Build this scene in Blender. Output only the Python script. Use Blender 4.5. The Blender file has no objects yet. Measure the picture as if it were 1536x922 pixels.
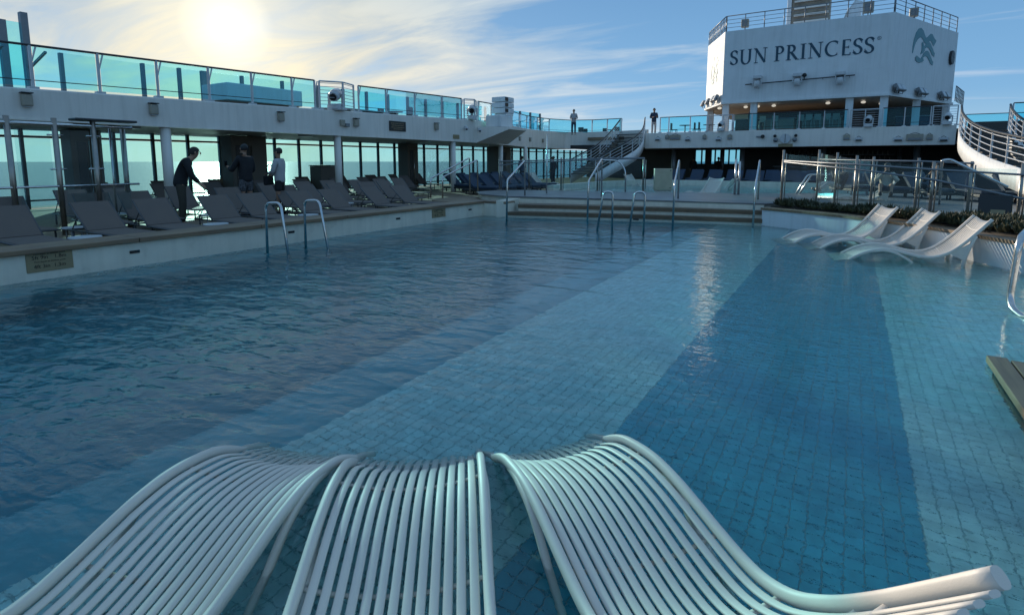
import bpy, bmesh, math, random
from mathutils import Vector, Matrix, noise
random.seed(7)
S = bpy.context.scene
COL = S.collection
R = math.radians

# ------------------------------------------------------------------ camera, sky, sun, exposure
# world axes: +Y runs along the ship towards the funnel house, z = 0 is the water of the pool
CAMH = 1.6
FPX, CX, CY = 820.0, 768.0, 346.0
PITCH = math.atan(104 / FPX)
YAW = R(31.8)
cam = bpy.data.cameras.new("camera")
cam.sensor_width = 36
cam.lens = 36 * FPX / 1536
cam.shift_y = -(461 - CY) / 1536
cam.clip_start = 0.05
cam.clip_end = 60000
camo = bpy.data.objects.new("camera", cam)
COL.objects.link(camo)
camo.location = (0, 0, CAMH)
camo.rotation_euler = (math.pi / 2 - PITCH, 0, YAW)
S.camera = camo

SUN_DIR = Vector((-0.834, 0.512, 0.208)).normalized()
SUN_EL = math.asin(SUN_DIR.z)
SUN_AZ = math.atan2(SUN_DIR.x, SUN_DIR.y)          # clockwise from +Y

w = bpy.data.worlds.new("World")
S.world = w
w.use_nodes = True
nt = w.node_tree
nt.nodes.clear()
N = nt.nodes.new
L = nt.links.new


def mathn(op, a, b=None, tree=None, clamp=False):
    t = tree or nt
    n = t.nodes.new('ShaderNodeMath')
    n.operation = op
    n.use_clamp = clamp
    for i, v in enumerate((a, b)):
        if v is None:
            continue
        if isinstance(v, (int, float)):
            n.inputs[i].default_value = v
        else:
            t.links.new(v, n.inputs[i])
    return n.outputs[0]


def ramp(fac, stops, tree=None, interp='LINEAR'):
    t = tree or nt
    n = t.nodes.new('ShaderNodeValToRGB')
    e = n.color_ramp.elements
    n.color_ramp.interpolation = interp
    while len(e) < len(stops):
        e.new(0.5)
    for i, (p, c) in enumerate(stops):
        e[i].position = p
        e[i].color = (c[0], c[1], c[2], 1) if len(c) == 3 else c
    t.links.new(fac, n.inputs[0])
    return n.outputs[0]


def mixc(fac, a, b, tree=None, mode='MIX'):
    t = tree or nt
    n = t.nodes.new('ShaderNodeMix')
    n.data_type = 'RGBA'
    n.blend_type = mode
    for sock, v in ((n.inputs[0], fac), (n.inputs[6], a), (n.inputs[7], b)):
        if isinstance(v, (int, float)):
            sock.default_value = v
        elif isinstance(v, (tuple, list)):
            sock.default_value = (v[0], v[1], v[2], 1)
        else:
            t.links.new(v, sock)
    return n.outputs[2]


sky = N('ShaderNodeTexSky')
sky.sky_type = 'NISHITA'
sky.sun_disc = False
sky.sun_elevation = SUN_EL
sky.sun_rotation = SUN_AZ
sky.altitude = 30
sky.air_density = 1.0
sky.dust_density = 0.6
sky.ozone_density = 2.5
tc = N('ShaderNodeTexCoord')
sep = N('ShaderNodeSeparateXYZ')
L(tc.outputs['Generated'], sep.inputs[0])
zc = mathn('MAXIMUM', sep.outputs[2], 0.02)
zz = mathn('ADD', zc, 0.10)
u_ = mathn('DIVIDE', sep.outputs[0], zz)
v_ = mathn('DIVIDE', sep.outputs[1], zz)
comb = N('ShaderNodeCombineXYZ')
L(u_, comb.inputs[0])
L(v_, comb.inputs[1])
mp = N('ShaderNodeMapping')
mp.inputs['Rotation'].default_value = (0, 0, R(-38))
mp.inputs['Scale'].default_value = (0.55, 1.5, 1)
L(comb.outputs[0], mp.inputs[0])
nz = N('ShaderNodeTexNoise')
nz.inputs['Scale'].default_value = 1.1
nz.inputs['Detail'].default_value = 9
nz.inputs['Roughness'].default_value = 0.58
nz.inputs['Distortion'].default_value = 0.9
L(mp.outputs[0], nz.inputs['Vector'])
nz2 = N('ShaderNodeTexNoise')
nz2.inputs['Scale'].default_value = 0.32
nz2.inputs['Detail'].default_value = 3
L(comb.outputs[0], nz2.inputs['Vector'])
# angle from the sun
dt = N('ShaderNodeVectorMath')
dt.operation = 'DOT_PRODUCT'
L(tc.outputs['Generated'], dt.inputs[0])
dt.inputs[1].default_value = SUN_DIR
cosang = mathn('MINIMUM', dt.outputs['Value'], 1.0)
ang = mathn('ARCCOSINE', cosang)                 # radians
# cloud bank: dense towards the sun, thinning away from it
dens = ramp(mathn('DIVIDE', ang, 2.2), [(0.0, (.34,) * 3), (0.14, (.30,) * 3), (0.30, (.15,) * 3), (0.42, (.03,) * 3), (0.52, (0,) * 3)])
high = ramp(sep.outputs[2], [(.30, (0,) * 3), (.65, (.22,) * 3)])
cl = mathn('ADD', mathn('MULTIPLY', nz.outputs[0], 1.0), mathn('MULTIPLY', mathn('SUBTRACT', nz2.outputs[0], 0.5), 0.35))
cl = mathn('SUBTRACT', mathn('ADD', cl, dens), high)
clf = ramp(cl, [(0.60, (0, 0, 0)), (0.74, (.50,) * 3), (0.92, (.95,) * 3)])
cloudcol = ramp(mathn('DIVIDE', ang, 1.3), [(0.0, (.86, .75, .52)), (0.12, (.76, .69, .53)), (0.24, (.67, .66, .59)), (0.42, (.58, .64, .67)), (1, (.42, .52, .66))])
skc = mixc(1.0, sky.outputs[0], (.1, .1, .1), mode='MULTIPLY')
skc = mixc(0.85, skc, ramp(zc, [(0, (.36, .55, .70)), (.10, (.17, .37, .62)), (.35, (.10, .245, .47)), (.7, (.165, .305, .49)), (1, (.19, .33, .50))]))
cloudcol = mixc(ramp(sep.outputs[2], [(.16, (0,) * 3), (.36, (1,) * 3)]), cloudcol, (.38, .50, .59))
shade = ramp(nz.outputs[0], [(0.36, (.70, .77, .86)), (0.66, (1, 1, 1))])
cloudcol = mixc(1.0, cloudcol, shade, mode='MULTIPLY')
col = mixc(clf, skc, cloudcol)
# aureole round the sun, as in hazy air
au = ramp(mathn('DIVIDE', ang, 0.45), [(0.0, (14, 13.4, 11.5)), (0.031, (11, 10.5, 8.8)), (0.058, (.46, .39, .27)), (0.15, (.20, .16, .09)), (.4, (.05, .04, .02)), (1, (0, 0, 0))])
col = mixc(1.0, col, au, mode='ADD')
bg = N('ShaderNodeBackground')
L(col, bg.inputs[0])
bg.inputs[1].default_value = 1.0
wo = N('ShaderNodeOutputWorld')
L(bg.outputs[0], wo.inputs[0])

sl = bpy.data.lights.new("sun", 'SUN')
sl.energy = 3.6
sl.angle = R(0.6)
sl.color = (1.0, .87, .70)
so = bpy.data.objects.new("sun", sl)
COL.objects.link(so)
so.rotation_euler = SUN_DIR.to_track_quat('Z', 'Y').to_euler()

S.view_settings.view_transform = 'Standard'
S.view_settings.look = 'None'
S.view_settings.exposure = 0.32
S.view_settings.gamma = 1
S.render.engine = 'CYCLES'
S.cycles.use_denoising = True
S.cycles.max_bounces = 12
S.cycles.transparent_max_bounces = 24
S.cycles.transmission_bounces = 8
S.cycles.glossy_bounces = 4
S.cycles.diffuse_bounces = 3
S.cycles.sample_clamp_indirect = 6
S.cycles.caustics_refractive = True
S.cycles.caustics_reflective = False


# ------------------------------------------------------------------ measuring helpers
def ray(px, py):
    dx, dy = px - CX, py - CY
    fw = FPX * math.cos(PITCH) - dy * math.sin(PITCH)
    up = -(FPX * math.sin(PITCH) + dy * math.cos(PITCH))
    return Vector((dx * math.cos(YAW) - fw * math.sin(YAW), dx * math.sin(YAW) + fw * math.cos(YAW), up))


def atz(px, py, z):
    r = ray(px, py)
    t = (z - CAMH) / r.z
    return Vector((r.x * t, r.y * t, z))


def atx(px, py, x):
    r = ray(px, py)
    t = x / r.x
    return Vector((x, r.y * t, CAMH + r.z * t))


def aty(px, py, y):
    r = ray(px, py)
    t = y / r.y
    return Vector((r.x * t, y, CAMH + r.z * t))


# ------------------------------------------------------------------ materials
def mat(name, base, rough=0.5, metal=0.0, var=0.12, scale=4.0, bump=0.0, bscale=60.0, spec=0.5, streak=0.0):
    m = bpy.data.materials.new(name)
    m.use_nodes = True
    t = m.node_tree
    b = t.nodes['Principled BSDF']
    b.inputs['Roughness'].default_value = rough
    b.inputs['Metallic'].default_value = metal
    b.inputs['Specular IOR Level'].default_value = spec
    g = t.nodes.new('ShaderNodeNewGeometry')
    n = t.nodes.new('ShaderNodeTexNoise')
    n.inputs['Scale'].default_value = scale
    n.inputs['Detail'].default_value = 6
    t.links.new(g.outputs['Position'], n.inputs['Vector'])
    lo = tuple(c * (1 - var) for c in base)
    hi = tuple(min(1, c * (1 + var * .6)) for c in base)
    c = ramp(n.outputs[0], [(0.3, lo), (0.7, hi)], tree=t)
    if streak:
        mpn = t.nodes.new('ShaderNodeMapping')
        mpn.inputs['Scale'].default_value = (5, 5, .35)
        t.links.new(g.outputs['Position'], mpn.inputs[0])
        n3 = t.nodes.new('ShaderNodeTexNoise')
        n3.inputs['Scale'].default_value = 1.5
        n3.inputs['Detail'].default_value = 8
        t.links.new(mpn.outputs[0], n3.inputs['Vector'])
        sf = ramp(n3.outputs[0], [(0.45, (1, 1, 1)), (0.75, (1 - streak, 1 - streak * 1.02, 1 - streak * 1.1))], tree=t)
        c = mixc(1.0, c, sf, tree=t, mode='MULTIPLY')
    t.links.new(c, b.inputs['Base Color'])
    rr = ramp(n.outputs[0], [(0.3, (rough * .85,) * 3), (0.7, (min(1, rough * 1.2),) * 3)], tree=t)
    t.links.new(rr, b.inputs['Roughness'])
    if bump:
        n2 = t.nodes.new('ShaderNodeTexNoise')
        n2.inputs['Scale'].default_value = bscale
        n2.inputs['Detail'].default_value = 4
        t.links.new(g.outputs['Position'], n2.inputs['Vector'])
        bn = t.nodes.new('ShaderNodeBump')
        bn.inputs['Strength'].default_value = bump
        bn.inputs['Distance'].default_value = 0.01
        t.links.new(n2.outputs[0], bn.inputs['Height'])
        t.links.new(bn.outputs[0], b.inputs['Normal'])
    return m


def wood(name, base, axis='Y', rough=0.55, plank=0.0):
    m = bpy.data.materials.new(name)
    m.use_nodes = True
    t = m.node_tree
    b = t.nodes['Principled BSDF']
    b.inputs['Roughness'].default_value = rough
    g = t.nodes.new('ShaderNodeNewGeometry')
    mpn = t.nodes.new('ShaderNodeMapping')
    sc = {'X': (1.2, 30, 30), 'Y': (30, 1.2, 30)}[axis]
    mpn.inputs['Scale'].default_value = sc
    t.links.new(g.outputs['Position'], mpn.inputs[0])
    n = t.nodes.new('ShaderNodeTexNoise')
    n.inputs['Scale'].default_value = 1.0
    n.inputs['Detail'].default_value = 8
    t.links.new(mpn.outputs[0], n.inputs['Vector'])
    n2 = t.nodes.new('ShaderNodeTexNoise')
    n2.inputs['Scale'].default_value = 1.3
    t.links.new(g.outputs['Position'], n2.inputs['Vector'])
    c = ramp(n.outputs[0], [(0.25, tuple(v * .6 for v in base)), (0.5, base), (0.8, tuple(v * 1.3 for v in base))], tree=t)
    c2 = ramp(n2.outputs[0], [(0.3, (.75, .75, .78)), (0.7, (1.1, 1.08, 1.0))], tree=t)
    c = mixc(1.0, c, c2, tree=t, mode='MULTIPLY')
    if plank:
        s = t.nodes.new('ShaderNodeSeparateXYZ')
        t.links.new(g.outputs['Position'], s.inputs[0])
        o = s.outputs[0] if axis == 'Y' else s.outputs[1]
        fr = mathn('FRACT', mathn('DIVIDE', o, plank, tree=t), tree=t)
        seam = ramp(fr, [(0.0, (.15,) * 3), (0.05, (.15,) * 3), (0.07, (1,) * 3)], tree=t)
        c = mixc(1.0, c, seam, tree=t, mode='MULTIPLY')
    t.links.new(c, b.inputs['Base Color'])
    bn = t.nodes.new('ShaderNodeBump')
    bn.inputs['Strength'].default_value = .3
    bn.inputs['Distance'].default_value = .004
    t.links.new(n.outputs[0], bn.inputs['Height'])
    t.links.new(bn.outputs[0], b.inputs['Normal'])
    return m


def glass(name, tint, refl=0.08, dirt=0.06):
    m = bpy.data.materials.new(name)
    m.use_nodes = True
    t = m.node_tree
    t.nodes.clear()
    out = t.nodes.new('ShaderNodeOutputMaterial')
    tr = t.nodes.new('ShaderNodeBsdfTransparent')
    tr.inputs[0].default_value = (*tint, 1)
    gl = t.nodes.new('ShaderNodeBsdfGlossy')
    gl.inputs['Roughness'].default_value = 0.02
    gl.inputs[0].default_value = (.9, .95, 1, 1)
    fr = t.nodes.new('ShaderNodeFresnel')
    fr.inputs[0].default_value = 1.35
    mx = t.nodes.new('ShaderNodeMixShader')
    f = mathn('MULTIPLY', fr.outputs[0], refl / .04 * .5, tree=t, clamp=True)
    t.links.new(f, mx.inputs[0])
    t.links.new(tr.outputs[0], mx.inputs[1])
    t.links.new(gl.outputs[0], mx.inputs[2])
    df = t.nodes.new('ShaderNodeBsdfDiffuse')
    df.inputs[0].default_value = (tint[0] * .8 + .1, tint[1] * .8 + .1, tint[2] * .8 + .1, 1)
    g = t.nodes.new('ShaderNodeNewGeometry')
    n = t.nodes.new('ShaderNodeTexNoise')
    n.inputs['Scale'].default_value = 3
    n.inputs['Detail'].default_value = 5
    t.links.new(g.outputs['Position'], n.inputs['Vector'])
    mx2 = t.nodes.new('ShaderNodeMixShader')
    t.links.new(mathn('MULTIPLY', n.outputs[0], dirt, tree=t), mx2.inputs[0])
    t.links.new(mx.outputs[0], mx2.inputs[1])
    t.links.new(df.outputs[0], mx2.inputs[2])
    t.links.new(mx2.outputs[0], out.inputs[0])
    return m


def emit(name, colr, s):
    m = bpy.data.materials.new(name)
    m.use_nodes = True
    t = m.node_tree
    b = t.nodes['Principled BSDF']
    b.inputs['Base Color'].default_value = (*colr, 1)
    b.inputs['Emission Color'].default_value = (*colr, 1)
    b.inputs['Emission Strength'].default_value = s
    return m


M = {}
M['ship_white'] = mat('ship_white', (.78, .79, .79), .62, var=.06, scale=1.2, bump=.05, bscale=9, streak=.10)
M['fascia_white'] = mat('fascia_white', (.82, .77, .70), .45, var=.07, scale=.8, bump=.04, bscale=6, streak=.12)
M['pool_wall'] = mat('pool_wall', (.80, .74, .61), .3, var=.10, scale=2.5, streak=.12)
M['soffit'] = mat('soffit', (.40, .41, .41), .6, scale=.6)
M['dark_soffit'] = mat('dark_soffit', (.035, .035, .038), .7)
M['steel'] = mat('steel', (.62, .61, .60), .22, 1.0, var=.12, scale=18)
M['steel_dull'] = mat('steel_dull', (.36, .335, .30), .34, 1.0, var=.15, scale=14)
M['grey_metal'] = mat('grey_metal', (.22, .235, .25), .4, .3, var=.1, scale=8)
M['dark_metal'] = mat('dark_metal', (.045, .048, .052), .45, .3, scale=8)
M['white_metal'] = mat('white_metal', (.58, .59, .60), .35, var=.08, scale=6)
M['plastic'] = mat('lounger_plastic', (.72, .655, .58), .55, var=.06, scale=3.5, bump=.08, bscale=240)
M['sling'] = mat('sling_fabric', (.15, .118, .10), .75, var=.15, scale=3, bump=.5, bscale=420)
M['frame_grey'] = mat('lounger_frame', (.10, .10, .105), .4, .3)
M['table_white'] = mat('table_white', (.55, .56, .57), .35)
M['blue_fabric'] = mat('blue_fabric', (.028, .050, .085), .8, var=.25, scale=3)
M['teal_glass'] = glass('teal_glass', (.62, .94, .99), .04, .03)
M['window_glass'] = glass('window_glass', (.66, .93, .96), .03, .03)
M['clear_glass'] = glass('clear_glass', (.88, .94, .94), .022, .04)
M['teak'] = wood('teak', (.25, .17, .105), 'Y', plank=0)
M['teak_x'] = wood('teak_cross', (.10, .075, .055), 'X')
M['deck_main'] = wood('deck_planks', (.23, .165, .11), 'Y', .6, plank=.11)
M['deck_grey'] = wood('deck_grey', (.20, .205, .21), 'X', .42, plank=.0)
M['tread'] = wood('tread_wood', (.17, .115, .07), 'X', .5)
M['tile'] = mat('pool_tile', (.62, .66, .65), .35, var=.22, scale=9)
M['tile_blue'] = mat('pool_tile_blue', (.09, .34, .44), .35, var=.2, scale=9)
M['tile_deep'] = mat('pool_tile_deep', (.075, .31, .37), .4, var=.12, scale=3)
M['tile_step'] = mat('pool_tile_step', (.17, .36, .42), .4, var=.12, scale=3)
M['grout'] = mat('grout', (.36, .45, .46), .8)
M['sign_tan'] = mat('sign_tan', (.30, .235, .13), .5)
M['sign_black'] = mat('sign_black', (.02, .018, .016), .4)
M['ink'] = mat('ink', (.012, .012, .012), .6)
M['gold_ink'] = mat('gold_ink', (.30, .22, .12), .5)
M['navy'] = mat('navy_letter', (.012, .06, .10), .35)
M['logo_teal'] = mat('logo_teal', (.012, .17, .20), .35)
M['beige'] = mat('beige_box', (.36, .325, .26), .5)
M['cream'] = mat('cream_panel', (.50, .44, .31), .45)
M['black'] = mat('black_plastic', (.012, .012, .013), .5)
M['skin'] = mat('skin', (.36, .20, .13), .55, var=.1)
M['black_cloth'] = mat('black_cloth', (.014, .014, .017), .85)
M['olive_cloth'] = mat('olive_cloth', (.05, .045, .033), .85)
M['white_cloth'] = mat('white_cloth', (.42, .42, .43), .8)
M['pale_cloth'] = mat('pale_cloth', (.5, .45, .38), .8)
M['blue_cloth'] = mat('blue_cloth', (.03, .05, .09), .8)
M['print_cloth'] = mat('print_cloth', (.10, .10, .11), .8, var=.9, scale=28)
M['hair'] = mat('hair', (.02, .014, .01), .6)
M['grey_hair'] = mat('grey_hair', (.15, .14, .13), .6)
M['leaf'] = mat('leaf', (.075, .080, .040), .6, var=.5, scale=5)
M['soil'] = mat('soil', (.035, .028, .02), .9)
M['brown_wall'] = mat('brown_wall', (.15, .125, .10), .6, scale=1.5)
M['bar_dark'] = mat('bar_dark', (.05, .047, .045), .5)
M['rust'] = mat('mast_brown', (.34, .27, .20), .6, var=.35, scale=2.5)
M['lamp_on'] = emit('lamp_on', (1.0, .92, .78), .4)
M['chrome_dark'] = mat('chrome_dark', (.3, .31, .33), .15, 1.0)

# pool water: clear refracting skin with ripples, absorbing body
def make_water():
    m = bpy.data.materials.new('pool_water')
    m.use_nodes = True
    t = m.node_tree
    b = t.nodes['Principled BSDF']
    b.inputs['Base Color'].default_value = (1, 1, 1, 1)
    b.inputs['Roughness'].default_value = 0.0
    b.inputs['IOR'].default_value = 1.333
    b.inputs['Transmission Weight'].default_value = 1.0
    g = t.nodes.new('ShaderNodeNewGeometry')
    s = t.nodes.new('ShaderNodeSeparateXYZ')
    t.links.new(g.outputs['Position'], s.inputs[0])
    # calmer over the shallow shelf, livelier over the deep part
    act = ramp(mathn('DIVIDE', mathn('ADD', s.outputs[0], 9.0, tree=t), 10.0, tree=t), [(0.0, (1, 1, 1)), (0.42, (1.0,) * 3), (0.66, (.36,) * 3), (1.0, (.30,) * 3)], tree=t)

    def nz(sc, rot, stretch, det, dist=0.0):
        mpn = t.nodes.new('ShaderNodeMapping')
        mpn.inputs['Rotation'].default_value = (0, 0, R(rot))
        mpn.inputs['Scale'].default_value = (sc * stretch, sc, sc)
        t.links.new(g.outputs['Position'], mpn.inputs[0])
        n = t.nodes.new('ShaderNodeTexNoise')
        n.inputs['Scale'].default_value = 1
        n.inputs['Detail'].default_value = det
        n.inputs['Roughness'].default_value = .5
        n.inputs['Distortion'].default_value = dist
        t.links.new(mpn.outputs[0], n.inputs['Vector'])
        return n.outputs[0]
    a = mathn('MULTIPLY', nz(1.9, -30, .5, 2, .5), 0.044, tree=t)
    c = mathn('MULTIPLY', nz(6.0, -24, .5, 2, .6), 0.023, tree=t)
    d = mathn('MULTIPLY', nz(17.0, -40, .7, 3, .4), 0.0044, tree=t)
    h = mathn('MULTIPLY', mathn('ADD', a, c, tree=t), act, tree=t)
    h = mathn('ADD', h, d, tree=t)
    bn = t.nodes.new('ShaderNodeBump')
    bn.inputs['Strength'].default_value = 1
    bn.inputs['Distance'].default_value = 1
    t.links.new(h, bn.inputs['Height'])
    t.links.new(bn.outputs[0], b.inputs['Normal'])
    va = t.nodes.new('ShaderNodeVolumeAbsorption')
    va.inputs['Color'].default_value = (.08, .88, .91, 1)
    va.inputs['Density'].default_value = 1.0
    t.links.new(va.outputs[0], t.nodes['Material Output'].inputs['Volume'])
    return m


M['water'] = make_water()


def make_sea():
    m = bpy.data.materials.new('sea_water')
    m.use_nodes = True
    t = m.node_tree
    b = t.nodes['Principled BSDF']
    b.inputs['Base Color'].default_value = (.02, .085, .15, 1)
    b.inputs['Roughness'].default_value = 0.22
    b.inputs['Specular IOR Level'].default_value = .28
    b.inputs['IOR'].default_value = 1.333
    g = t.nodes.new('ShaderNodeNewGeometry')
    hs = None
    for sc, amp in ((.05, 1.6), (.22, .55), (.9, .12)):
        mpn = t.nodes.new('ShaderNodeMapping')
        mpn.inputs['Scale'].default_value = (sc, sc * .6, sc)
        t.links.new(g.outputs['Position'], mpn.inputs[0])
        n = t.nodes.new('ShaderNodeTexNoise')
        n.inputs['Scale'].default_value = 1
        n.inputs['Detail'].default_value = 4
        t.links.new(mpn.outputs[0], n.inputs['Vector'])
        o = mathn('MULTIPLY', n.outputs[0], amp, tree=t)
        hs = o if hs is None else mathn('ADD', hs, o, tree=t)
    bn = t.nodes.new('ShaderNodeBump')
    bn.inputs['Strength'].default_value = 1
    bn.inputs['Distance'].default_value = 1
    t.links.new(hs, bn.inputs['Height'])
    t.links.new(bn.outputs[0], b.inputs['Normal'])
    return m


M['sea'] = make_sea()


# ------------------------------------------------------------------ mesh helpers
class MB:
    def __init__(s):
        s.v, s.f, s.sm = [], [], []

    def add(s, vs, fs, smooth=False):
        o = len(s.v)
        s.v += [tuple(v) for v in vs]
        s.f += [tuple(i + o for i in f) for f in fs]
        s.sm += [smooth] * len(fs)
        return s

    def box(s, x0, x1, y0, y1, z0, z1, mtx=None):
        vs = [Vector((x, y, z)) for z in (z0, z1) for y in (y0, y1) for x in (x0, x1)]
        if mtx:
            vs = [mtx @ v for v in vs]
        return s.add(vs, [(0, 2, 3, 1), (4, 5, 7, 6), (0, 1, 5, 4), (1, 3, 7, 5), (3, 2, 6, 7), (2, 0, 4, 6)])

    def bbox(s, x0, x1, y0, y1, z0, z1, b=.01, mtx=None):   # chamfered box
        bm = bmesh.new()
        bmesh.ops.create_cube(bm, size=1)
        for v in bm.verts:
            v.co = Vector((x0 + (v.co.x + .5) * (x1 - x0), y0 + (v.co.y + .5) * (y1 - y0), z0 + (v.co.z + .5) * (z1 - z0)))
        bmesh.ops.bevel(bm, geom=bm.edges[:], offset=b, segments=2, affect='EDGES', profile=.5)
        bm.verts.index_update()
        vs = [mtx @ v.co if mtx else v.co.copy() for v in bm.verts]
        fs = [tuple(v.index for v in f.verts) for f in bm.faces]
        bm.free()
        return s.add(vs, fs)

    def beam(s, a, b, wd, h, up=(0, 0, 1)):                  # rectangular bar from a to b
        a, b = Vector(a), Vector(b)
        d = (b - a).normalized()
        up = Vector(up)
        sd = d.cross(up)
        if sd.length < 1e-4:
            sd = d.cross(Vector((1, 0, 0)))
        sd.normalize()
        u = sd.cross(d)
        vs = []
        for p in (a, b):
            for q, r_ in ((-1, -1), (1, -1), (1, 1), (-1, 1)):
                vs.append(p + sd * (q * wd / 2) + u * (r_ * h / 2))
        return s.add(vs, [(0, 1, 2, 3), (7, 6, 5, 4), (0, 4, 5, 1), (1, 5, 6, 2), (2, 6, 7, 3), (3, 7, 4, 0)])

    def tube(s, pts, r, n=8, rs=None, prof=None, closed=False):
        pts = [Vector(p) for p in pts]
        k = len(pts)
        ref = None
        vs, fs = [], []
        for i, p in enumerate(pts):
            if closed:
                d = (pts[(i + 1) % k] - pts[i - 1]).normalized()
            else:
                d = (pts[min(i + 1, k - 1)] - pts[max(i - 1, 0)]).normalized()
            if ref is None:
                ref = Vector((0, 0, 1)) if abs(d.z) < .9 else Vector((1, 0, 0))
            sd = d.cross(ref)
            if sd.length < 1e-3:
                sd = d.cross(Vector((0, 1, 0)))
            sd.normalize()
            u = sd.cross(d).normalized()
            ref = u
            rr = rs[i] if rs else r
            if prof:
                for a_, b_ in prof:
                    vs.append(p + sd * a_ + u * b_)
            else:
                for j in range(n):
                    t = 2 * math.pi * j / n
                    vs.append(p + sd * (rr * math.cos(t)) + u * (rr * math.sin(t)))
        m_ = len(prof) if prof else n
        for i in range(k if closed else k - 1):
            for j in range(m_):
                a = i * m_ + j
                b = i * m_ + (j + 1) % m_
                c, d_ = ((i + 1) % k) * m_ + j, ((i + 1) % k) * m_ + (j + 1) % m_
                fs.append((a, c, d_, b))
        s.add(vs, fs, True)
        if not closed:
            o = len(s.v) - len(vs)
            s.f.append(tuple(o + j for j in range(m_)))
            s.f.append(tuple(o + (k - 1) * m_ + j for j in reversed(range(m_))))
            s.sm += [False, False]
        return s

    def cyl(s, x, y, z0, z1, r, n=12, r2=None):
        r2 = r if r2 is None else r2
        vs = [(x + q * math.cos(2 * math.pi * j / n), y + q * math.sin(2 * math.pi * j / n), z) for z, q in ((z0, r), (z1, r2)) for j in range(n)]
        s.add(vs, [(j, (j + 1) % n, n + (j + 1) % n, n + j) for j in range(n)], True)
        o = len(s.v) - 2 * n
        s.f += [tuple(o + j for j in reversed(range(n))), tuple(o + n + j for j in range(n))]
        s.sm += [False, False]
        return s

    def ball(s, c, r, n=10, m_=7, sc=(1, 1, 1)):
        c = Vector(c)
        vs = [c + Vector((0, 0, -r * sc[2]))]
        for i in range(1, m_):
            t = -math.pi / 2 + math.pi * i / m_
            for j in range(n):
                p = 2 * math.pi * j / n
                vs.append(c + Vector((r * sc[0] * math.cos(t) * math.cos(p), r * sc[1] * math.cos(t) * math.sin(p), r * sc[2] * math.sin(t))))
        vs.append(c + Vector((0, 0, r * sc[2])))
        fs = [(0, 1 + (j + 1) % n, 1 + j) for j in range(n)]
        for i in range(m_ - 2):
            for j in range(n):
                a = 1 + i * n
                fs.append((a + j, a + (j + 1) % n, a + n + (j + 1) % n, a + n + j))
        a = 1 + (m_ - 2) * n
        fs += [(a + j, a + (j + 1) % n, len(vs) - 1) for j in range(n)]
        return s.add(vs, fs, True)

    def prism(s, poly, z0, z1, mtx=None):                    # poly: list of (x, y), counter-clockwise
        n = len(poly)
        vs = [Vector((x, y, z)) for z in (z0, z1) for x, y in poly]
        if mtx:
            vs = [mtx @ v for v in vs]
        return s.add(vs, [tuple(reversed(range(n))), tuple(range(n, 2 * n))] + [(j, (j + 1) % n, n + (j + 1) % n, n + j) for j in range(n)])

    def build(s, name, m, parent=None, mesh_only=False):
        me = bpy.data.meshes.new(name)
        me.from_pydata(s.v, [], s.f)
        me.polygons.foreach_set('use_smooth', s.sm)
        me.materials.append(M[m] if isinstance(m, str) else m)
        me.update()
        if mesh_only:
            return me
        o = bpy.data.objects.new(name, me)
        COL.objects.link(o)
        if parent:
            o.parent = parent
        return o


def tag(o, label=None, cat=None, group=None, kind=None):
    if label: o['label'] = label
    if cat: o['category'] = cat
    if group: o['group'] = group
    if kind: o['kind'] = kind
    return o


def empty(name, loc=(0, 0, 0), rz=0.0, label=None, cat=None, group=None):
    o = bpy.data.objects.new(name, None)
    COL.objects.link(o)
    o.location = loc
    o.rotation_euler = (0, 0, rz)
    o.empty_display_size = .1
    return tag(o, label, cat, group)


def link(name, me, parent, loc=(0, 0, 0), rot=(0, 0, 0), sc=(1, 1, 1)):
    o = bpy.data.objects.new(name, me)
    COL.objects.link(o)
    o.parent = parent
    o.location = loc
    o.rotation_euler = rot
    o.scale = sc
    return o


def dup(root, loc, rz, label, group=None, sc=None):
    def cp(o, par):
        c = o.copy()
        COL.objects.link(c)
        c.parent = par
        for ch in list(o.children):
            cp(ch, c)
        return c
    r_ = cp(root, None)
    r_.location = loc
    r_.rotation_euler = (0, 0, rz)
    if sc: r_.scale = sc
    r_['label'] = label
    if group: r_['group'] = group
    return r_


def lerp(a, b, t):
    return a + (b - a) * t


def spline(pts, n=8):
    """Catmull-Rom through pts"""
    P = [Vector(p) for p in pts]
    P = [P[0] * 2 - P[1]] + P + [P[-1] * 2 - P[-2]]
    out = []
    for i in range(1, len(P) - 2):
        for k in range(n):
            t = k / n
            a, b, c, d = P[i - 1:i + 3]
            out.append(.5 * ((2 * b) + (c - a) * t + (2 * a - 5 * b + 4 * c - d) * t * t + (3 * b - a - 3 * c + d) * t ** 3))
    out.append(P[-2])
    return out


# sizes of the place
COP = 0.44      # top of the pool surround
DK = 0.17       # lounger deck
PLAT = 0.50     # raised platform at the far end of the pool
XF = -16.0      # face of the gallery
UPZ = 3.32      # upper deck

# ------------------------------------------------------------------ sea
mb = MB()
mb.add([(-40000, -40000, -30), (40000, -40000, -30), (40000, 40000, -30), (-40000, 40000, -30)], [(0, 1, 2, 3)])
tag(mb.build('sea', 'sea'), kind='structure')

# ------------------------------------------------------------------ pool basin
RW = [(3.4, -2.0), (3.2, 8.2), (2.02, 10.8), (1.80, 11.2), (1.54, 11.75), (1.12, 12.40), (.53, 13.15), (-.12, 13.82), (-.95, 14.45), (-1.88, 15.0)]
POOL = [(-9.3, -2.0)] + RW + [(-8.4, 13.35), (-9.3, 13.3)]
FL_SHELF, FL_STEP, FL_DEEP = -0.32, -0.50, -1.45
XL_, XS_ = -3.62, -2.88
mb = MB()


def sheet(x0, x1, y0, y1, z):
    mb.add([(x0, y0, z), (x1, y0, z), (x1, y1, z), (x0, y1, z)], [(0, 1, 2, 3)])


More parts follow.
